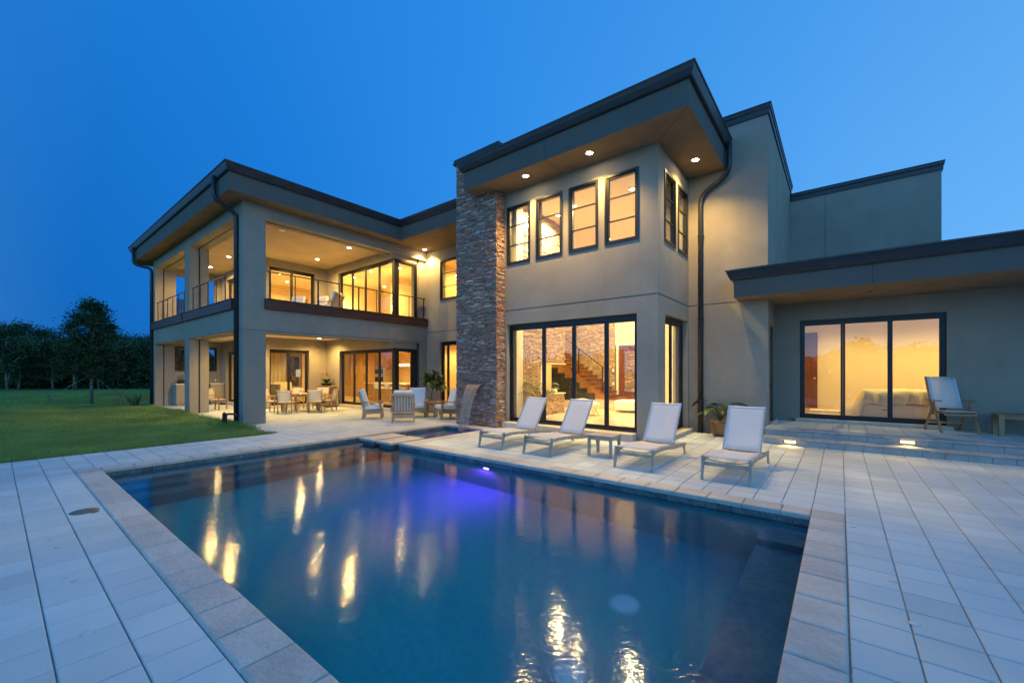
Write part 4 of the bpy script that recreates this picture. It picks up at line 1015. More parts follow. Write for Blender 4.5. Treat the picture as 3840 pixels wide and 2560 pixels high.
# --- dining set
def make_dining():
    e = empty('dining_chair', (0, 0, 0), label='x', cat='dining chair', group='teak and sling dining chairs')
    w = .25; m = TEAK
    for s in (-1, 1):
        MB().bar((s * w, .24, 0), (s * w, .23, .63), .032, .042, (0, 1, 0)).build('leg', m, e, local=True, bevel=.004)
        mb = MB(); pts = [(-.25, 0), (-.22, .25), (-.22, .44), (-.26, .68), (-.33, .91)]
        for (a, za), (b, zb_) in zip(pts[:-1], pts[1:]): mb.bar((s * w, a, za), (s * w, b, zb_ + .002), .030, .046, (0, 1, 0))
        mb.build('leg', m, e, local=True)
        MB().box(s * w - .027, s * w + .027, -.25, .27, .632, .652).build('armrest', m, e, local=True, bevel=.006)
    f = MB(); f.box(-w + .015, w - .015, .215, .245, .39, .44).box(-w + .015, w - .015, -.23, -.20, .38, .43); f.box(-w - .012, -w + .012, -.2, .21, .39, .435).box(w - .012, w + .012, -.2, .21, .39, .435); f.build('seat_rail', m, e, local=True)
    MB().box(-w + .012, w - .012, -.21, .235, .436, .446).build('seat', SLINGC, e, local=True)
    vs = []
    for j, (a, z) in enumerate(((-.232, .46), (-.25, .62), (-.285, .77), (-.325, .90))):
        for i in range(5): x = -w + .018 + (2 * w - .036) * i / 4; vs.append((x, a - .014 * (1 - (i / 2 - 1) ** 2), z))
    o = MB().add(vs, [(j * 5 + i, j * 5 + i + 1, (j + 1) * 5 + i + 1, (j + 1) * 5 + i) for j in range(3) for i in range(4)], 0, True).build('backrest', SLINGC, e, local=True)
    so = o.modifiers.new('thickness', 'SOLIDIFY'); so.thickness = .005
    MB().bar((-w, -.315, .855), (w, -.315, .855), .014, .014).build('cross_bar', m, e, local=True)
    return e
dc = make_dining()
din = [(-16.76, 7.10, -.72, .69, 'dining chair with its back to the pool, nearer the porch column'), (-16.24, 7.92, -.9, .42, 'dining chair with its back to the pool, nearer the cushioned armchairs'),
       (-17.92, 7.02, .79, .61, 'dining chair at the table end next to the porch column'), (-16.72, 8.72, -.75, -.66, 'dining chair at the table end by the bar console, seen in profile'),
       (-18.55, 8.2, .7, -.71, 'dining chair behind the table in front of the sliding door'), (-18.0, 9.05, .7, -.71, 'dining chair behind the table in front of the bar console'),
       (-20.75, 5.95, .75, .66, 'dining chair standing alone before the outdoor kitchen counter')]
for i, (x, y, dx, dy, lb) in enumerate(din):
    o = dc if i == 0 else copy_tree(dc)
    o.location = (x, y, .003); o.rotation_euler = (0, 0, face(dx, dy)); o['label'] = lb
dt = empty('dining_table', (-17.28, 7.9, 0), math.atan2(.61, .79), label='oval teak dining table with a small bowl of white flowers on it', cat='dining table')
mb = MB(); n = 40
pl = [(.92 * math.copysign(abs(math.cos(a)) ** .75, math.cos(a)), .56 * math.copysign(abs(math.sin(a)) ** .75, math.sin(a))) for a in [2 * PI * k / n for k in range(n)]]
mb.prism(pl, .705, .735).build('table_top', TEAK, dt, local=True, bevel=.006)
for sx, sy in ((-.46, -.40), (.46, -.40), (-.46, .40), (.46, .40)): MB().box(sx - .05, sx + .05, sy - .04, sy + .04, 0, .704).build('leg', TEAK, dt, local=True, bevel=.005)
MB().box(-.42, .42, -.41, -.38, .62, .70).box(-.42, .42, .38, .41, .62, .70).build('apron', TEAK, dt, local=True)
fl = empty('flower_bowl', (-17.16, 7.82, .735), label='small clear bowl of white roses on the dining table', cat='flowers')
MB().lathe([(.04, 0), (.065, .03), (.06, .09), (.05, .10)], 16).build('bowl', GLASS, fl, local=True, smooth=True)
mb = MB(); ml = MB()
for k in range(26):
    a, b = U(0, 2 * PI), U(.2, 1.3); r = .10; c = Vector((math.cos(a) * math.sin(b) * r, math.sin(a) * math.sin(b) * r, .13 + math.cos(b) * r * .9))
    for q in range(7):
        v = Vector((U(-1, 1), U(-1, 1), U(-.2, 1))).normalized(); mb.leaf(c, v, (0, 0, 1), .035, .032, .2, seg=2)
for k in range(14):
    a = U(0, 2 * PI); ml.leaf((0, 0, .09), (math.cos(a), math.sin(a), U(.1, .5)), (0, 0, 1), U(.10, .15), .04, .5, seg=3)
mb.build('blossom', WHITEF, fl, local=True); ml.build('foliage', LEAF, fl, local=True)
# --- bar console with plant
bc = empty('bar_console', (-19.0, 9.74, 0), .0, label='teak bar console on castors with open shelf against the porch corner', cat='bar console')
MB().box(-.42, .78, -.26, .26, .93, .96).build('counter_top', TEAK, bc, local=True, bevel=.004); MB().box(-.40, .76, -.24, .24, .08, .11).box(-.40, .76, -.24, .24, .48, .50).build('shelf', TEAKG, bc, local=True)
for sx in (-.38, .74):
    for sy in (-.22, .22): MB().box(sx - .03, sx + .03, sy - .03, sy + .03, .05, .929).build('leg', TEAKG, bc, local=True); MB().lathe([(.025, 0), (.03, .02), (.025, .05)], 10, (sx, sy, 0)).build('caster', FRAME, bc, local=True)
MB().box(-.38, .74, .20, .22, .11, .93).build('back_panel', TEAKG, bc, local=True)
def rosette(mb, c, n, l, w, el0, el1, droop=.7, seg=5):
    for k in range(n):
        a = 2 * PI * k / n + U(-.3, .3); el = U(el0, el1)
        mb.leaf(c, (math.cos(a) * math.cos(el), math.sin(a) * math.cos(el), math.sin(el)), (0, 0, 1), l * U(.75, 1.1), w * U(.8, 1.1), droop * U(.6, 1.3), seg=seg)
an = empty('flowering_plant', (-18.85, 9.74, .96), label='potted plant with red anthurium blooms on the bar console', cat='potted plant')
MB().lathe([(.10, 0), (.20, .03), (.24, .10), (.22, .13)], 18).build('pot', DARKW, an, local=True, smooth=True)
mb = MB(); rosette(mb, (0, 0, .1), 16, .34, .12, .2, 1.3); rosette(mb, (0, 0, .12), 10, .42, .10, .6, 1.4); mb.build('foliage', LEAF, an, local=True)
mb = MB()
for k in range(6): a = U(0, 6.28); c = (.16 * math.cos(a) - .1, .14 * math.sin(a), U(.44, .56)); rosette(mb, c, 5, .10, .07, .2, 1.0, .2, 3)
mb.build('blossom', REDF, an, local=True)
# --- frangipani in a wooden planter
fr = empty('frangipani', (-12.95, 11.05, 0), .45, label='frangipani with white blossoms in a square teak planter', cat='potted plant')
mb = MB()
for s in (-1, 1): mb.box(-.26, .26, s * .25 - .012, s * .25 + .012, 0.02, .47).box(s * .25 - .012, s * .25 + .012, -.238, .238, .02, .47)
mb.box(-.238, .238, -.238, .238, .1, .42); mb.build('planter', TEAK, fr, local=True); MB().box(-.30, .30, -.30, -.22, .471, .50).box(-.30, .30, .22, .30, .471, .50).box(-.30, -.22, -.22, .22, .471, .50).box(.22, .30, -.22, .22, .471, .50).build('rim', TEAK, fr, local=True)
tk = MB(); tips = [(-.2, .05, 1.36), (.12, .1, 1.48), (.38, -.05, 1.12), (.05, -.22, 1.22), (.22, .25, 1.15)]
tk.tube([(0, 0, .42), (.02, .0, .7), (.04, .02, .9)], .028, 8, r1=.022)
for t_ in tips: tk.tube([(.04, .02, .88), ((t_[0] + .04) / 2, t_[1] / 2, .5 * t_[2] + .5), t_], .02, 7, r1=.014)
tk.build('trunk', STEMM, fr, local=True)
mb = MB()
for t_ in tips: rosette(mb, t_, 19, .46, .15, -.3, .8, 1.1, 5); rosette(mb, t_, 9, .34, .12, .6, 1.3, .5, 5)
mb.build('foliage', LEAF, fr, local=True)
mb = MB()
for c in ((.12, .05, 1.58), (.36, -.15, 1.27), (.33, .0, 1.22)):
    for q in range(4): rosette(mb, (c[0] + U(-.04, .04), c[1] + U(-.04, .04), c[2] + U(-.03, .03)), 5, .05, .035, .0, .6, .1, 3)
mb.build('blossom', WHITEF, fr, local=True)
# --- potted banana-like plant beside the downspout
pp = empty('potted_plant', (-2.36, 11.38, 0), 0, label='glazed brown pot with a big-leaved strelitzia by the downspout', cat='potted plant')
MB().lathe([(.15, 0), (.20, .06), (.225, .18), (.215, .30), (.20, .345), (.225, .36), (.225, .385), (.20, .39), (.18, .33)], 26).build('pot', TERRA, pp, local=True, smooth=True)
stm = MB(); lf = MB()
def bigleaf(a, b, c, l, w, dirv, droop):
    stm.tube(bend((0, 0, .33), a, b, 6), .014, 7, r1=.009); lf.leaf(b, dirv, c, l * 1.3, w * 1.45, droop, seg=7, fold=.3)
for ang, ln, ht, l, w in ((2.75, .34, .86, .42, .15), (2.35, .22, .70, .36, .13), (1.1, .12, .78, .30, .16), (.35, .25, .82, .46, .17), (-.4, .14, .66, .36, .15), (3.6, .20, .60, .34, .12), (-1.3, .16, .74, .34, .15), (.0, .18, .60, .3, .14), (2.0, .2, .78, .34, .16), (4.3, .2, .7, .34, .15), (5.3, .22, .8, .38, .16), (2.6, .18, .58, .3, .13), (.7, .2, .7, .34, .15)):
    dx, dy = math.cos(ang), math.sin(ang)
    bigleaf((dx * ln * .2, dy * ln * .2, ht * .8), (dx * ln, dy * ln, ht), (0, 0, 1), l, w, (dx, dy, .15), 1.0)
stm.build('stem', LEAFD, pp, local=True); lf.build('foliage', LEAFD, pp, local=True)
mb = MB(); mb.leaf((-.28, -.1, .52), (-.5, -.2, -.7), (0, 0, 1), .22, .07, .3); mb.build('withered_leaf', mat('dry_leaf', (.12, .05, .03), .8, var=.3), pp, local=True)
# --- folding deck chair on the terrace
ax_ = Vector((.30, -.954)); dcx = empty('deck_chair', (1.87, 12.83, DECK + .002), face(.30, -.954), label='high-backed teak folding armchair with white sling on the terrace', cat='deck chair')
w = .30
for s in (-1, 1):
    MB().bar((s * w, .30, 0), (s * w, -.02, .64), .032, .05, (0, 1, 0)).build('leg', TEAK, dcx, local=True, bevel=.004)
    MB().bar((s * (w - .002), -.33, 0), (s * (w - .002), .02, .64), .030, .05, (0, 1, 0)).build('leg', TEAK, dcx, local=True, bevel=.004)
    MB().box(s * w - .03, s * w + .03, -.22, .26, .66, .685).build('armrest', TEAK, dcx, local=True, bevel=.008)
    MB().bar((s * (w - .05), -.12, .36), (s * (w - .05), -.42, 1.18), .026, .042, (0, 1, 0)).build('back_rail', TEAK, dcx, local=True, bevel=.004)
    MB().box(s * (w - .05) - .013, s * (w - .05) + .013, -.20, .30, .405, .445).build('seat_rail', TEAK, dcx, local=True)
MB().box(-w, w, -.24, -.215, .16, .195).box(-w + .05, w - .05, .27, .30, .37, .405).build('stretcher', TEAK, dcx, local=True)
mb = MB(); vs = []
for j in range(7):
    t = j / 6
    for i in range(7): x = -.232 + .464 * i / 6; vs.append((x, -.155 - .262 * t - .012 * (1 - (i / 3 - 1) ** 2) + .024, .50 + .68 * t))
o = mb.add(vs, [(j * 7 + i, j * 7 + i + 1, (j + 1) * 7 + i + 1, (j + 1) * 7 + i) for j in range(6) for i in range(6)], 0, True).build('backrest', SLING, dcx, local=True); so = o.modifiers.new('thickness', 'SOLIDIFY'); so.thickness = .005
MB().box(-.236, .236, -.17, .30, .447, .456).build('seat', SLING, dcx, local=True)
for s in (-1, 1): MB().bar((s * .222, -.127, .50), (s * .222, -.388, 1.18), .04, .007, (0, 1, .4)).build('edge_band', EDGE, dcx, local=True)
# --- bed
bed = empty('bed', (.43, 14.55, .40), label='bed with cream comforter and two storage drawers behind the glass', cat='bed')
MB().box(0, 2.15, 0, 1.55, .02, .34).build('base', CREAM, bed, local=True, bevel=.006)
for a, b in ((.06, .98), (1.02, 2.0)): d_ = MB().box(a, b, -.018, -.001, .05, .29).build('drawer', CREAM, bed, local=True, bevel=.005); MB().box((a + b) / 2 - .1, (a + b) / 2 + .1, -.04, -.019, .20, .215).build('handle', STEEL, d_, local=True)
nx, ny = 46, 26; vs = []
rn = [U(0, 6.28) for _ in range(12)]
for i in range(nx + 1):
    for j in range(ny + 1):
        u = i / nx; v = j / ny; x = -.42 + 2.45 * u; y = -.10 + 1.75 * v
        z = .70 + .03 * math.sin(x * 5 + rn[0]) * math.sin(y * 4 + rn[1]) + .016 * math.sin(x * 17 + y * 9 + rn[2]) + .01 * math.sin(y * 31 + x * 7 + rn[3]) + U(-.004, .004)
        d1 = max(0, .10 - x) ; z -= min(.62, (d1 / .34) ** 1.6 * .55) * (1.0 + .18 * math.sin(y * 8 + rn[4])); x += .10 * math.sin(d1 * 6)
        d2 = max(0, .10 - y); z -= (d2 / .2) ** 2 * .34; y += .05 * math.sin(x * 22 + rn[5]) * (d2 / .2)
        vs.append((x, y, z))
o = MB().add(vs, [(i * (ny + 1) + j, (i + 1) * (ny + 1) + j, (i + 1) * (ny + 1) + j + 1, i * (ny + 1) + j + 1) for i in range(nx) for j in range(ny)], 0, True).build('comforter', LINEN, bed, local=True)
so = o.modifiers.new('thickness', 'SOLIDIFY'); so.thickness = .03; sb = o.modifiers.new('smooth', 'SUBSURF'); sb.levels = 1; sb.render_levels = 1
for y in (.4, 1.1): cushion(.24, .62, .42, 'pillow', FUR, bed, (1.78, y, .86), 0, .1).rotation_euler = (0, -.4, 0)
rug = MB().box(-.55, .55, -.3, .3, 0, .05).build('fur_rug', FUR, bevel=.024, seg=3, smooth=True); rug.location = (-.2, 15.85, .40); tag(rug, 'white fur rug on the bedroom floor by the brown door', 'rug')
# --- living room
ot = empty('ottoman', (-5.9, 14.75 - .45, .17), .1, label='white upholstered ottoman inside the living room', cat='ottoman'); cushion(1.0, .75, .36, 'seat_cushion', CANVAS, ot, (0, 0, .24), 0, .06)
for sx in (-.42, .42):
    for sy in (-.3, .3): MB().box(sx - .025, sx + .025, sy - .025, sy + .025, 0, .06).build('leg', CHROME, ot, local=True)
tc_ = empty('stepped_chest', (-8.95, 15.3, .44), label='dark stepped chest of drawers standing before the staircase', cat='chest')
for k, h in enumerate((1.35, 1.12, .92, .72, .5, .3)):
    b_ = MB().box(-1.15 + .36 * k, -1.15 + .36 * (k + 1) - .004, -.22, .22, 0, h).build('cabinet', DARKW, tc_, local=True, bevel=.004)
    for q in range(int(h / .22)): MB().lathe([(.012, 0), (.014, .01), (.004, .016)], 10, (0, 0, 0)).build('knob', CHROME, b_, local=True).location = (-1.15 + .36 * k + .12, -.225, .1 + q * .22)
sc = empty('scroll_ornament', (-8.2, 12.35, .877), .3, label='cream stone ornament on the fireplace ledge', cat='ornament')
MB().box(-.10, .10, -.09, .09, 0, .15).build('body', CREAM, sc, local=True, bevel=.04, seg=3, smooth=True); sc.location = (-7.82, 12.2, .877)
lc = empty('stool', (-6.55, 12.25, .17), .9, label='low white cushioned stool with crossed chrome legs inside the living room', cat='stool')
cushion(.66, .60, .12, 'seat_cushion', CANVAS, lc, (0, 0, .38), .06)
for s in (-1, 1): MB().bar((s * .30, .27, .01), (s * .30, -.27, .32), .03, .012).bar((s * .30, -.27, .01), (s * .30, .27, .32), .03, .012).build('leg', CHROME, lc, local=True)
lp = copy_tree(lc); lp.location = (-7.3, 13.3, .17); lp.rotation_euler = (0, 0, 1.4); lp['label'] = 'low white stool farther back in the living room, near the stone fireplace'
pm = empty('indoor_palm', (-7.15, 10.35, .17), label='feathery palm in a pot just inside the sliding doors', cat='potted plant')
MB().lathe([(.14, 0), (.18, .2), (.17, .34), (.15, .33)], 20).build('pot', DARKW, pm, local=True, smooth=True)
mb = MB()
for k in range(15):
    a = 2 * PI * k / 15 + U(-.2, .2); sp_ = U(.25, .62); ht = U(.85, 1.35); pts = bend((0, 0, .3), (math.cos(a) * sp_ * .3, math.sin(a) * sp_ * .3, ht * .95), (math.cos(a) * sp_, math.sin(a) * sp_, ht * .88), 12)
    mb.tube(pts, .006, 5, r1=.002)
    for i in range(3, 13):
        for s in (-1, 1):
            dv = (Vector(pts[i]) - Vector(pts[i - 1])).normalized(); sd_ = dv.cross(Vector((0, 0, 1))).normalized() * s
            mb.leaf(pts[i], dv * .6 + sd_ + Vector((0, 0, .1)), (0, 0, 1), .26 * (1 - .04 * abs(i - 8)), .028, .9, seg=3)
mb.build('foliage', LEAF, pm, local=True)
# --- kitchen things
ki = empty('kitchen_island', (-17.9, 12.6, .13), label='kitchen island with pale stone top under the row of glass pendants', cat='kitchen island')
MB().box(-1.5, 1.9, -.40, .45, 0, .87).build('base', CAB, ki, local=True); MB().box(-1.6, 2.0, -.55, .5, .871, .91).build('counter_top', STONEC, ki, local=True, bevel=.006)
for i, x in enumerate((-17.55, -16.7, -15.85)):
    if i == 0:
        bsx = empty('bar_stool', (x, 11.75, .13), label='x', cat='bar stool', group='bar stools at the kitchen island')
        MB().lathe([(.20, 0), (.20, .012), (.03, .025)], 20).build('base', CHROME, bsx, local=True); MB().lathe([(.025, .02), (.025, .66)], 12).build('stem', CHROME, bsx, local=True)
        cushion(.40, .38, .06, 'seat', CANVAS, bsx, (0, 0, .70), 0, .025); cushion(.40, .05, .22, 'backrest', CANVAS, bsx, (0, -.19, .84), .1, .02); o = bsx
    else: o = copy_tree(bsx); o.location = (x, 11.75, .13)
    o['label'] = ('chrome bar stool with white seat at the kitchen island, seen through the folding doors', 'chrome bar stool with white seat at the middle of the kitchen island', 'chrome bar stool with white seat behind the glass corner')[i]
pd = empty('pendant_lamp', (-17.4, 13.0, 1.96), label='row of five glowing glass globes hanging over the kitchen island', cat='pendant lamp')
MB().box(-.55, .55, -.02, .02, .98, 1.09).build('canopy', CHROME, pd, local=True)
GLOBE = emit('globe_glow', (1, .74, .36), 5)
for k in range(5):
    x = -.42 + .21 * k; MB().tube([(x, 0, .09), (x, 0, .98)], .005, 6).build('cord', FRAME, pd, local=True)
    MB().lathe([(.012, -.068), (.04, -.056), (.064, -.02), (.068, .0), (.064, .024), (.04, .056), (.015, .07)], 16, (x, 0, 0)).build('globe', GLOBE, pd, local=True, smooth=True)
point(pd, (-17.4, 12.9, 1.85), 60, radius=.2)
sf = empty('sofa', (-23.2, 9.2, .13), -PI / 2, label='cream sofa with loose back cushions inside the ground floor lounge', cat='sofa')
cushion(2.0, .85, .30, 'seat_cushion', LINEN, sf, (0, .05, .30), 0, .07); cushion(.95, .25, .5, 'back_cushion', LINEN, sf, (-.5, -.3, .68), .15, .08); cushion(.95, .25, .5, 'back_cushion', LINEN, sf, (.5, -.3, .68), .15, .08); MB().box(-1.05, 1.05, -.45, .45, .03, .18).build('base', LINEN, sf, local=True)
ar = empty('tub_chair', (-21.2, 8.45, .13), .8, label='grey upholstered chair inside the ground floor lounge', cat='chair')
GREYF = mat('grey_fabric', (.24, .21, .17), .95, var=.1)
cushion(.7, .7, .3, 'seat_cushion', GREYF, ar, (0, 0, .28), 0, .05); cushion(.7, .14, .75, 'backrest', GREYF, ar, (0, -.33, .52), 0, .04)
fla = empty('floor_lamp', (-24.3, 10.9, .13), label='slim floor lamp with white cylinder shade in front of the lounge window', cat='floor lamp')
MB().lathe([(.12, 0), (.12, .02), (.012, .03), (.012, 1.25)], 14).build('stem', CHROME, fla, local=True); MB().lathe([(.12, 1.2), (.12, 1.62), (.115, 1.62)], 18).build('lamp_shade', emit('shade_glow', (1, .72, .38), .7), fla, local=True, smooth=True)
cu = MB(); vs = []
for i in range(61):
    y = 8.4 + 2.05 * i / 60; dx = .05 * math.sin(i * 1.05)
    vs += [(-24.82 + dx, y, .14), (-24.82 + dx, y, 2.95)]
cu = cu.add(vs, [(2 * i, 2 * i + 2, 2 * i + 3, 2 * i + 1) for i in range(60)], 0, True).build('curtain', LINEN); so = cu.modifiers.new('thickness', 'SOLIDIFY'); so.thickness = .006
tag(cu, 'pale floor-length curtain beside the lounge window', 'curtain')
# --- upstairs
ub = empty('upstairs_bed', (-19.6, 12.4, UF + .03), .0, label='bed with rounded white headboard behind the upper folding doors', cat='bed')
cushion(1.8, 2.0, .5, 'mattress', CANVAS, ub, (0, .2, .35), 0, .1); MB().lathe([(.9, 0), (.9, .10)], 32).build('headboard', CANVAS, ub, local=True).rotation_euler = (PI / 2, 0, 0)
for x, y, lb in ((-20.9, 12.2, 'glowing bedside lamp seen through the upper folding doors'), (-17.2, 12.3, 'glowing table lamp behind the upper glass corner')):
    tl_ = empty('table_lamp', (x, y, UF + .03), label=lb, cat='table lamp', group='lamps upstairs')
    MB().box(-.25, .25, -.22, .22, 0, .55).build('nightstand', CAB, tl_, local=True); MB().lathe([(.09, .55), (.10, .60), (.03, .68), (.02, .85)], 16).build('base', CHROME, tl_, local=True, smooth=True)
    MB().lathe([(.17, .82), (.13, 1.12), (.12, 1.12)], 20).build('lamp_shade', emit('lamp_shade_glow', (1, .66, .26), 7), tl_, local=True, smooth=True); point(tl_, (x, y, UF + 1.35), 35, radius=.12)
bt = empty('slatted_chair', (-23.9, 5.7, UF), .9, label='dark slatted high chair behind the balcony railing over the lawn', cat='chair')
for s in (-1, 1):
    MB().box(s * .3 - .025, s * .3 + .025, -.25, -.2, 0, 1.25).build('leg', DARKW, bt, local=True); MB().box(s * .3 - .025, s * .3 + .025, .22, .27, 0, .72).build('leg', DARKW, bt, local=True)
MB().box(-.33, .33, -.25, .27, .6, .64).build('seat', DARKW, bt, local=True)
mb = MB()
for k in range(6): x = -.26 + .104 * k; mb.box(x - .042, x + .042, -.235, -.215, .66, 1.22)
mb.build('backrest', DARKW, bt, local=True)
# --- outdoor kitchen under the porch
def counter(y0, y1, label):
    e = empty('kitchen_counter', (-24.7, (y0 + y1) / 2, 0), label=label, cat='counter')
    MB().box(-25, -24.42, y0 + .03, y1 - .03, .0, .12).build('plinth', STUCCO, e); MB().box(-25, -24.38, y0, y1, .121, 1.0).build('base', STUCCO, e); MB().box(-25, -24.35, y0 - .03, y1 + .03, 1.001, 1.045).build('counter_top', STONEC, e, bevel=.005)
counter(5.38, 6.3, 'stucco outdoor kitchen counter carrying the orchid pot'); counter(6.72, 7.28, 'stucco outdoor counter with the small sink taps by the porch corner')
gr_ = empty('grill', (-24.7, 6.51, 0), label='built-in barbecue grill between the two stucco counters', cat='grill')
MB().box(-25, -24.4, 6.34, 6.68, .12, .9).build('body', FRAME, gr_); MB().box(-24.95, -24.42, 6.345, 6.675, .901, 1.12).build('lid', CHROME, gr_, bevel=.05, seg=3); MB().box(-24.36, -24.34, 6.38, 6.64, 1.0, 1.02).build('handle', CHROME, gr_)
orc = empty('orchid', (-24.6, 5.62, 1.045), label='potted orchid with white blooms on the outdoor counter', cat='potted plant')
MB().lathe([(.12, 0), (.17, .05), (.16, .16), (.14, .17)], 18).build('pot', DARKW, orc, local=True, smooth=True)
mb = MB(); rosette(mb, (0, 0, .12), 12, .3, .11, .1, .9, 1.0); rosette(mb, (0, .25, .05), 8, .25, .1, .1, .9, 1.0); mb.build('foliage', LEAF, orc, local=True)
mb = MB()
for k in range(9): rosette(mb, (U(-.05, .12), U(-.05, .4), U(.34, .52)), 5, .07, .06, -.1, .6, .1, 3)
mb.build('blossom', WHITEF, orc, local=True); mb = MB()
for k in range(3): mb.tube(bend((0, .02 * k, .12), (-.05, 0, .5), (.05, .12 * k, .5), 6), .005, 5)
mb.build('stem', LEAFD, orc, local=True)
fx = empty('faucet', (-24.65, 6.95, 1.045), label='small chrome tap on the outdoor counter', cat='tap')
MB().tube([(0, 0, 0), (0, 0, .18)] + bend((0, 0, .18), (0, 0, .26), (.1, 0, .24), 5) + [(.12, 0, .18)], .011, 8).build('spout', CHROME, fx, local=True); MB().lathe([(.02, 0), (.018, .06)], 10, (0, .1, 0)).build('knob', CHROME, fx, local=True)
shoe = empty('shoes', (-23.8, 7.05, 0), .4, label='pair of dark shoes on the porch floor by the counter', cat='shoes')
for s in (-1, 1): cushion(.09, .27, .08, 'shoe', DARKW, shoe, (s * .07, .02 * s, .042), 0, .035)
# --- irrigation pipes in the lawn corner
pv = empty('standpipe', (-14.42, 4.33, 0), .0, label='rusty iron standpipe with two bent outlets beside the porch column', cat='pipe')
MB().tube([(.10, 0, -.05), (.10, 0, .26)] + bend((.10, 0, .28), (.10, 0, .36), (.17, .06, .355), 5) + [(.24, .12, .355)] + bend((.28, .15, .355), (.33, .19, .35), (.33, .19, .26), 4), .033, 12).build('outlet_pipe', PIPEM, pv, local=True)
MB().tube([(-.10, 0, -.05), (-.10, 0, .24)] + bend((-.10, 0, .27), (-.10, 0, .38), (-.02, 0, .37), 5) + [(.03, -.0, .33)], .036, 12).build('valve_pipe', PIPEM, pv, local=True)
MB().tube([(.10, 0, .16), (.10, 0, .21)], .043, 12).tube([(-.10, 0, .14), (-.10, 0, .19)], .046, 12).build('collar', PIPEM, pv, local=True)

# ================================================================== TREES
def crown_mesh(n, rx, ry, z0, z1, leaf, prof, clumps=26, seed=1, spread=.34):
    rnd = random.Random(seed); mb = MB(); cs = []
    for k in range(clumps):
        t = rnd.random(); z = z0 + (z1 - z0) * t; r = prof(t) * math.sqrt(rnd.random()) ; a = rnd.random() * 2 * PI
        cs.append((Vector((rx * r * math.cos(a), ry * r * math.sin(a), z)), (.5 + .8 * rnd.random()) * spread))
    vs = []; fs = []
    for _ in range(n):
        c, s = rnd.choice(cs)
        p = c + Vector((rnd.gauss(0, s * rx * .8), rnd.gauss(0, s * ry * .8), rnd.gauss(0, s * .55 * rx)))
        d = Vector((rnd.uniform(-1, 1), rnd.uniform(-1, 1), rnd.uniform(-.7, .5))).normalized(); q = d.cross(Vector((rnd.uniform(-1, 1), rnd.uniform(-1, 1), rnd.uniform(-1, 1)))).normalized()
        l = leaf * rnd.uniform(.6, 1.3); w = l * .42; o = len(vs)
        vs += [p - d * l / 2, p + q * w / 2, p + d * l / 2, p - q * w / 2]; fs.append((o, o + 1, o + 2, o + 3))
    mb.add(vs, fs); return mb, cs
yt = empty('young_tree', (-29.4, 3.1, 0), label='slender young tree held by guy ropes in the lawn', cat='tree')
mb, cs = crown_mesh(19000, 1.15, 1.15, 1.4, 5.0, .12, lambda t: (.80 + .4 * t if t < .5 else 1.0 - .80 * (t - .5) * 1.5) * .88, 60, 5, .25)
mb.build('crown', TREEL, yt, local=True)
mb = MB(); mb.tube([(0, 0, -.05), (.02, 0, .8), (.0, .02, 1.6), (.03, 0, 3.0), (.02, .02, 4.9)], .08, 10, r1=.02)
for c, s in cs[:36]: b = max(1.25, c.z - .7 - abs(c.x) * .3); mb.tube(bend((0, 0, b), (c.x * .5, c.y * .5, b + .25), tuple(c), 4), .03, 6, r1=.008)
mb.build('trunk', BARK, yt, local=True)
for (x, y, lb) in ((-30.2, 1.75, 'leaning wooden stake with a guy rope, towards the open lawn'), (-29.15, 4.1, 'leaning wooden stake with a guy rope, towards the house')):
    e = empty('tree_stake', (x, y, 0), label=lb, cat='stake', group='stakes guying the young tree')
    d = Vector((-29.4 - x, 3.1 - y, 0)); dn = d.normalized(); MB().bar((dn.x * .12, dn.y * .12, -.05), (-dn.x * .12, -dn.y * .12, .62), .07, .07, (0, 0, 1)).build('post', BARK, e, local=True)
    MB().tube([(0, 0, .36), (d.x, d.y, 1.5)], .012, 6).build('rope', CORD, e, local=True)
pg = empty('grass_clump', (-26.0, 4.2, 0), label='clump of long arching grass leaves at the far porch corner', cat='plant')
mb = MB()
for k in range(70): a = U(0, 2 * PI); mb.leaf((U(-.15, .15), U(-.15, .15), 0), (math.cos(a) * .5, math.sin(a) * .5, 1), (0, 0, 1), U(.4, .95), .016, U(.4, 1.2), seg=5)
mb.build('foliage', LEAFD, pg, local=True)
protos = []
PROF = [lambda t: .35 + 1.1 * math.sin(PI * (t * .85 + .1)) * .7, lambda t: .5 + .6 * t if t < .8 else .7, lambda t: 1.05 - .75 * t, lambda t: .2 + 1.0 * t]
kinds = [('broadleaf_tree', 'dense dark broadleaf tree', TREEL2, 2.6, 1.0, 7.4, .30), ('umbrella_pine', 'tall flat-topped pine', TREEL2, 2.6, 4.6, 7.6, .28), ('pale_tree', 'paler rounded tree', TREEL3, 2.1, 1.2, 5.6, .26), ('slim_tree', 'slim light-trunked tree', TREEL3, 1.5, 1.9, 5.0, .22)]
for i, (nm, lb, m, r, z0, z1, lf_) in enumerate(kinds):
    e = empty(nm, (0, 0, 0), label=lb, cat='tree', group='trees along the lawn edge')
    mb, cs = crown_mesh(5200, r, r, z0, z1, lf_, PROF[i], 34, 20 + i, .26); mb.build('crown', m, e, local=True)
    mb = MB(); mb.tube([(0, 0, -.1), (.1, .05, z0 * .6), (0, .1, z0 + .3), (.15, 0, z1 - .5)], (.19, .17, .15, .09)[i], 8, r1=.04)
    for c, s in cs[:16]: b = max(.9, c.z - 1.2); mb.tube(bend((0, 0, b), (c.x * .5, c.y * .5, b + .4), tuple(c), 3), .05, 5, r1=.012)
    mb.build('trunk', BARK, e, local=True); protos.append([e, 0])
rt = random.Random(3)
fwd = Vector((-.622, .783)); rgt = Vector((.783, .622))
def at(u, d): q = rgt * ((u - 1920) / 1549.4 * d) + fwd * d; return q.x, q.y
words = {}
plan = []
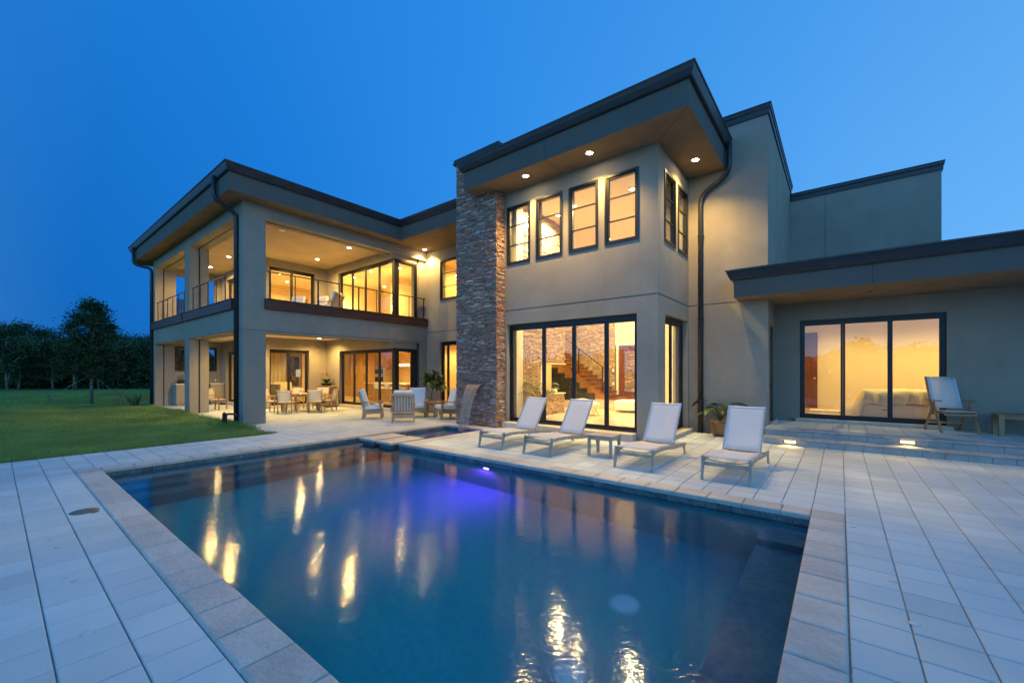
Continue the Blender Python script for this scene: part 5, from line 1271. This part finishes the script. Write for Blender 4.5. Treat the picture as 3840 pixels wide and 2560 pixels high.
for u, d, k, s in ((-150, 44, 0, 1.0), (40, 47, 0, .95), (55, 45, 1, 1.03), (105, 47, 1, .98), (150, 44, 0, .86), (210, 46, 0, .9), (250, 43, 2, .92), (300, 48, 0, .98), (345, 52, 0, 1.0), (390, 48, 2, 1.05), (425, 46, 0, .94), (455, 50, 0, .97), (505, 47, 0, .93), (545, 49, 0, .93), (590, 47, 0, .9), (650, 50, 0, .9),
                   (28, 36, 3, 1.1), (70, 38, 2, .9), (200, 39, 2, .95), (275, 38.5, 3, 1.0), (287, 39, 3, 1.05), (370, 39, 3, 1.0), (386, 40, 3, .9), (445, 40.5, 3, 1.05), (550, 41, 3, 1.1), (120, 40, 3, .8), (500, 42, 2, .9), (160, 41.5, 2, .85), (330, 42, 2, .9), (-80, 39, 2, 1.0), (610, 43, 2, 1.0)):
    plan.append((u, d, k, s))
spotw = ['behind the open lawn', 'past the guyed young tree', 'near the far porch corner']
for (u, d, k, s) in plan:
    e, used = protos[k]; o = e if not used else copy_tree(e); protos[k][1] += 1
    x, y = at(u, d); o.location = (x, y, -.02); o.rotation_euler = (0, 0, rt.uniform(0, 6.28)); s *= .87; o.scale = (s * rt.uniform(.9, 1.12), s * rt.uniform(.9, 1.12), s)
    w_ = spotw[0] if u < 230 else spotw[1] if u < 420 else spotw[2]
    o['label'] = kinds[k][1] + (' in the front row' if d < 42 else ' in the wood') + ' ' + w_
# undergrowth and the closed wood behind
UG = MB(); rnd = random.Random(9)
vs = []; fs = []
for _ in range(34000):
    u = rnd.uniform(-400, 1250); d = rnd.choice((rnd.uniform(39.5, 45), rnd.uniform(44, 60)))
    h = (rnd.random() ** 1.5) * (1.9 if d < 45 else 4.5 + .8 * math.sin(u * .021) + .5 * math.sin(u * .07)); x, y = at(u, d); p = Vector((x, y, h))
    dd = Vector((rnd.uniform(-1, 1), rnd.uniform(-1, 1), rnd.uniform(-.7, .5))).normalized(); q = dd.cross(Vector((rnd.uniform(-1, 1), rnd.uniform(-1, 1), rnd.uniform(-1, 1)))).normalized()
    l = rnd.uniform(.25, .55) * (1 if d < 45 else 1.6); o = len(vs); vs += [p - dd * l / 2, p + q * l * .25, p + dd * l / 2, p - q * l * .25]; fs.append((o, o + 1, o + 2, o + 3))
for i in range(86):
    u = -420 + i * 20; x, y = at(u, 61); x2, y2 = at(u + 20, 61); h1, h2 = 4.2 + .7 * math.sin(i * 1.3), 4.2 + .7 * math.sin((i + 1) * 1.3)
    o = len(vs); vs += [Vector((x, y, -.1)), Vector((x2, y2, -.1)), Vector((x2 - 1, y2 + .5, h2)), Vector((x - 1, y + .5, h1))]; fs.append((o, o + 1, o + 2, o + 3))
tag(UG.add(vs, fs).build('undergrowth', TREEL2), kind='stuff')
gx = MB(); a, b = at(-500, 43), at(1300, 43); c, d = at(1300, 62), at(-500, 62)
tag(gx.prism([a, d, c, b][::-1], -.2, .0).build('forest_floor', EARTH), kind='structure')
# the wood across the garden, behind the viewer, which the windows mirror
vs = []; fs = []
for _ in range(22000):
    x = rnd.uniform(-150, 90); y = -78 - rnd.random() * 12; hh = 6.2 + 1.4 * math.sin(x * .11) + 1.0 * math.sin(x * .29 + 1) + .8 * math.sin(x * .61); p = Vector((x, y, rnd.random() * hh))
    dd = Vector((rnd.uniform(-1, 1), rnd.uniform(-1, 1), rnd.uniform(-.7, .5))).normalized(); q = dd.cross(Vector((rnd.uniform(-1, 1), rnd.uniform(-1, 1), rnd.uniform(-1, 1)))).normalized()
    l = rnd.uniform(.7, 1.4); o = len(vs); vs += [p - dd * l / 2, p + q * l * .3, p + dd * l / 2, p - q * l * .3]; fs.append((o, o + 1, o + 2, o + 3))
for i in range(120):
    xa, xb = -150 + 2 * i, -148 + 2 * i; hf = lambda x: 5.3 + 1.4 * math.sin(x * .11) + 1.0 * math.sin(x * .29 + 1) + .8 * math.sin(x * .61)
    o = len(vs); vs += [Vector((xa, -87, -.1)), Vector((xb, -87, -.1)), Vector((xb, -87.6, hf(xb))), Vector((xa, -87.6, hf(xa)))]; fs.append((o, o + 1, o + 2, o + 3))
tag(MB().add(vs, fs).build('woods', TREEL2), kind='stuff')
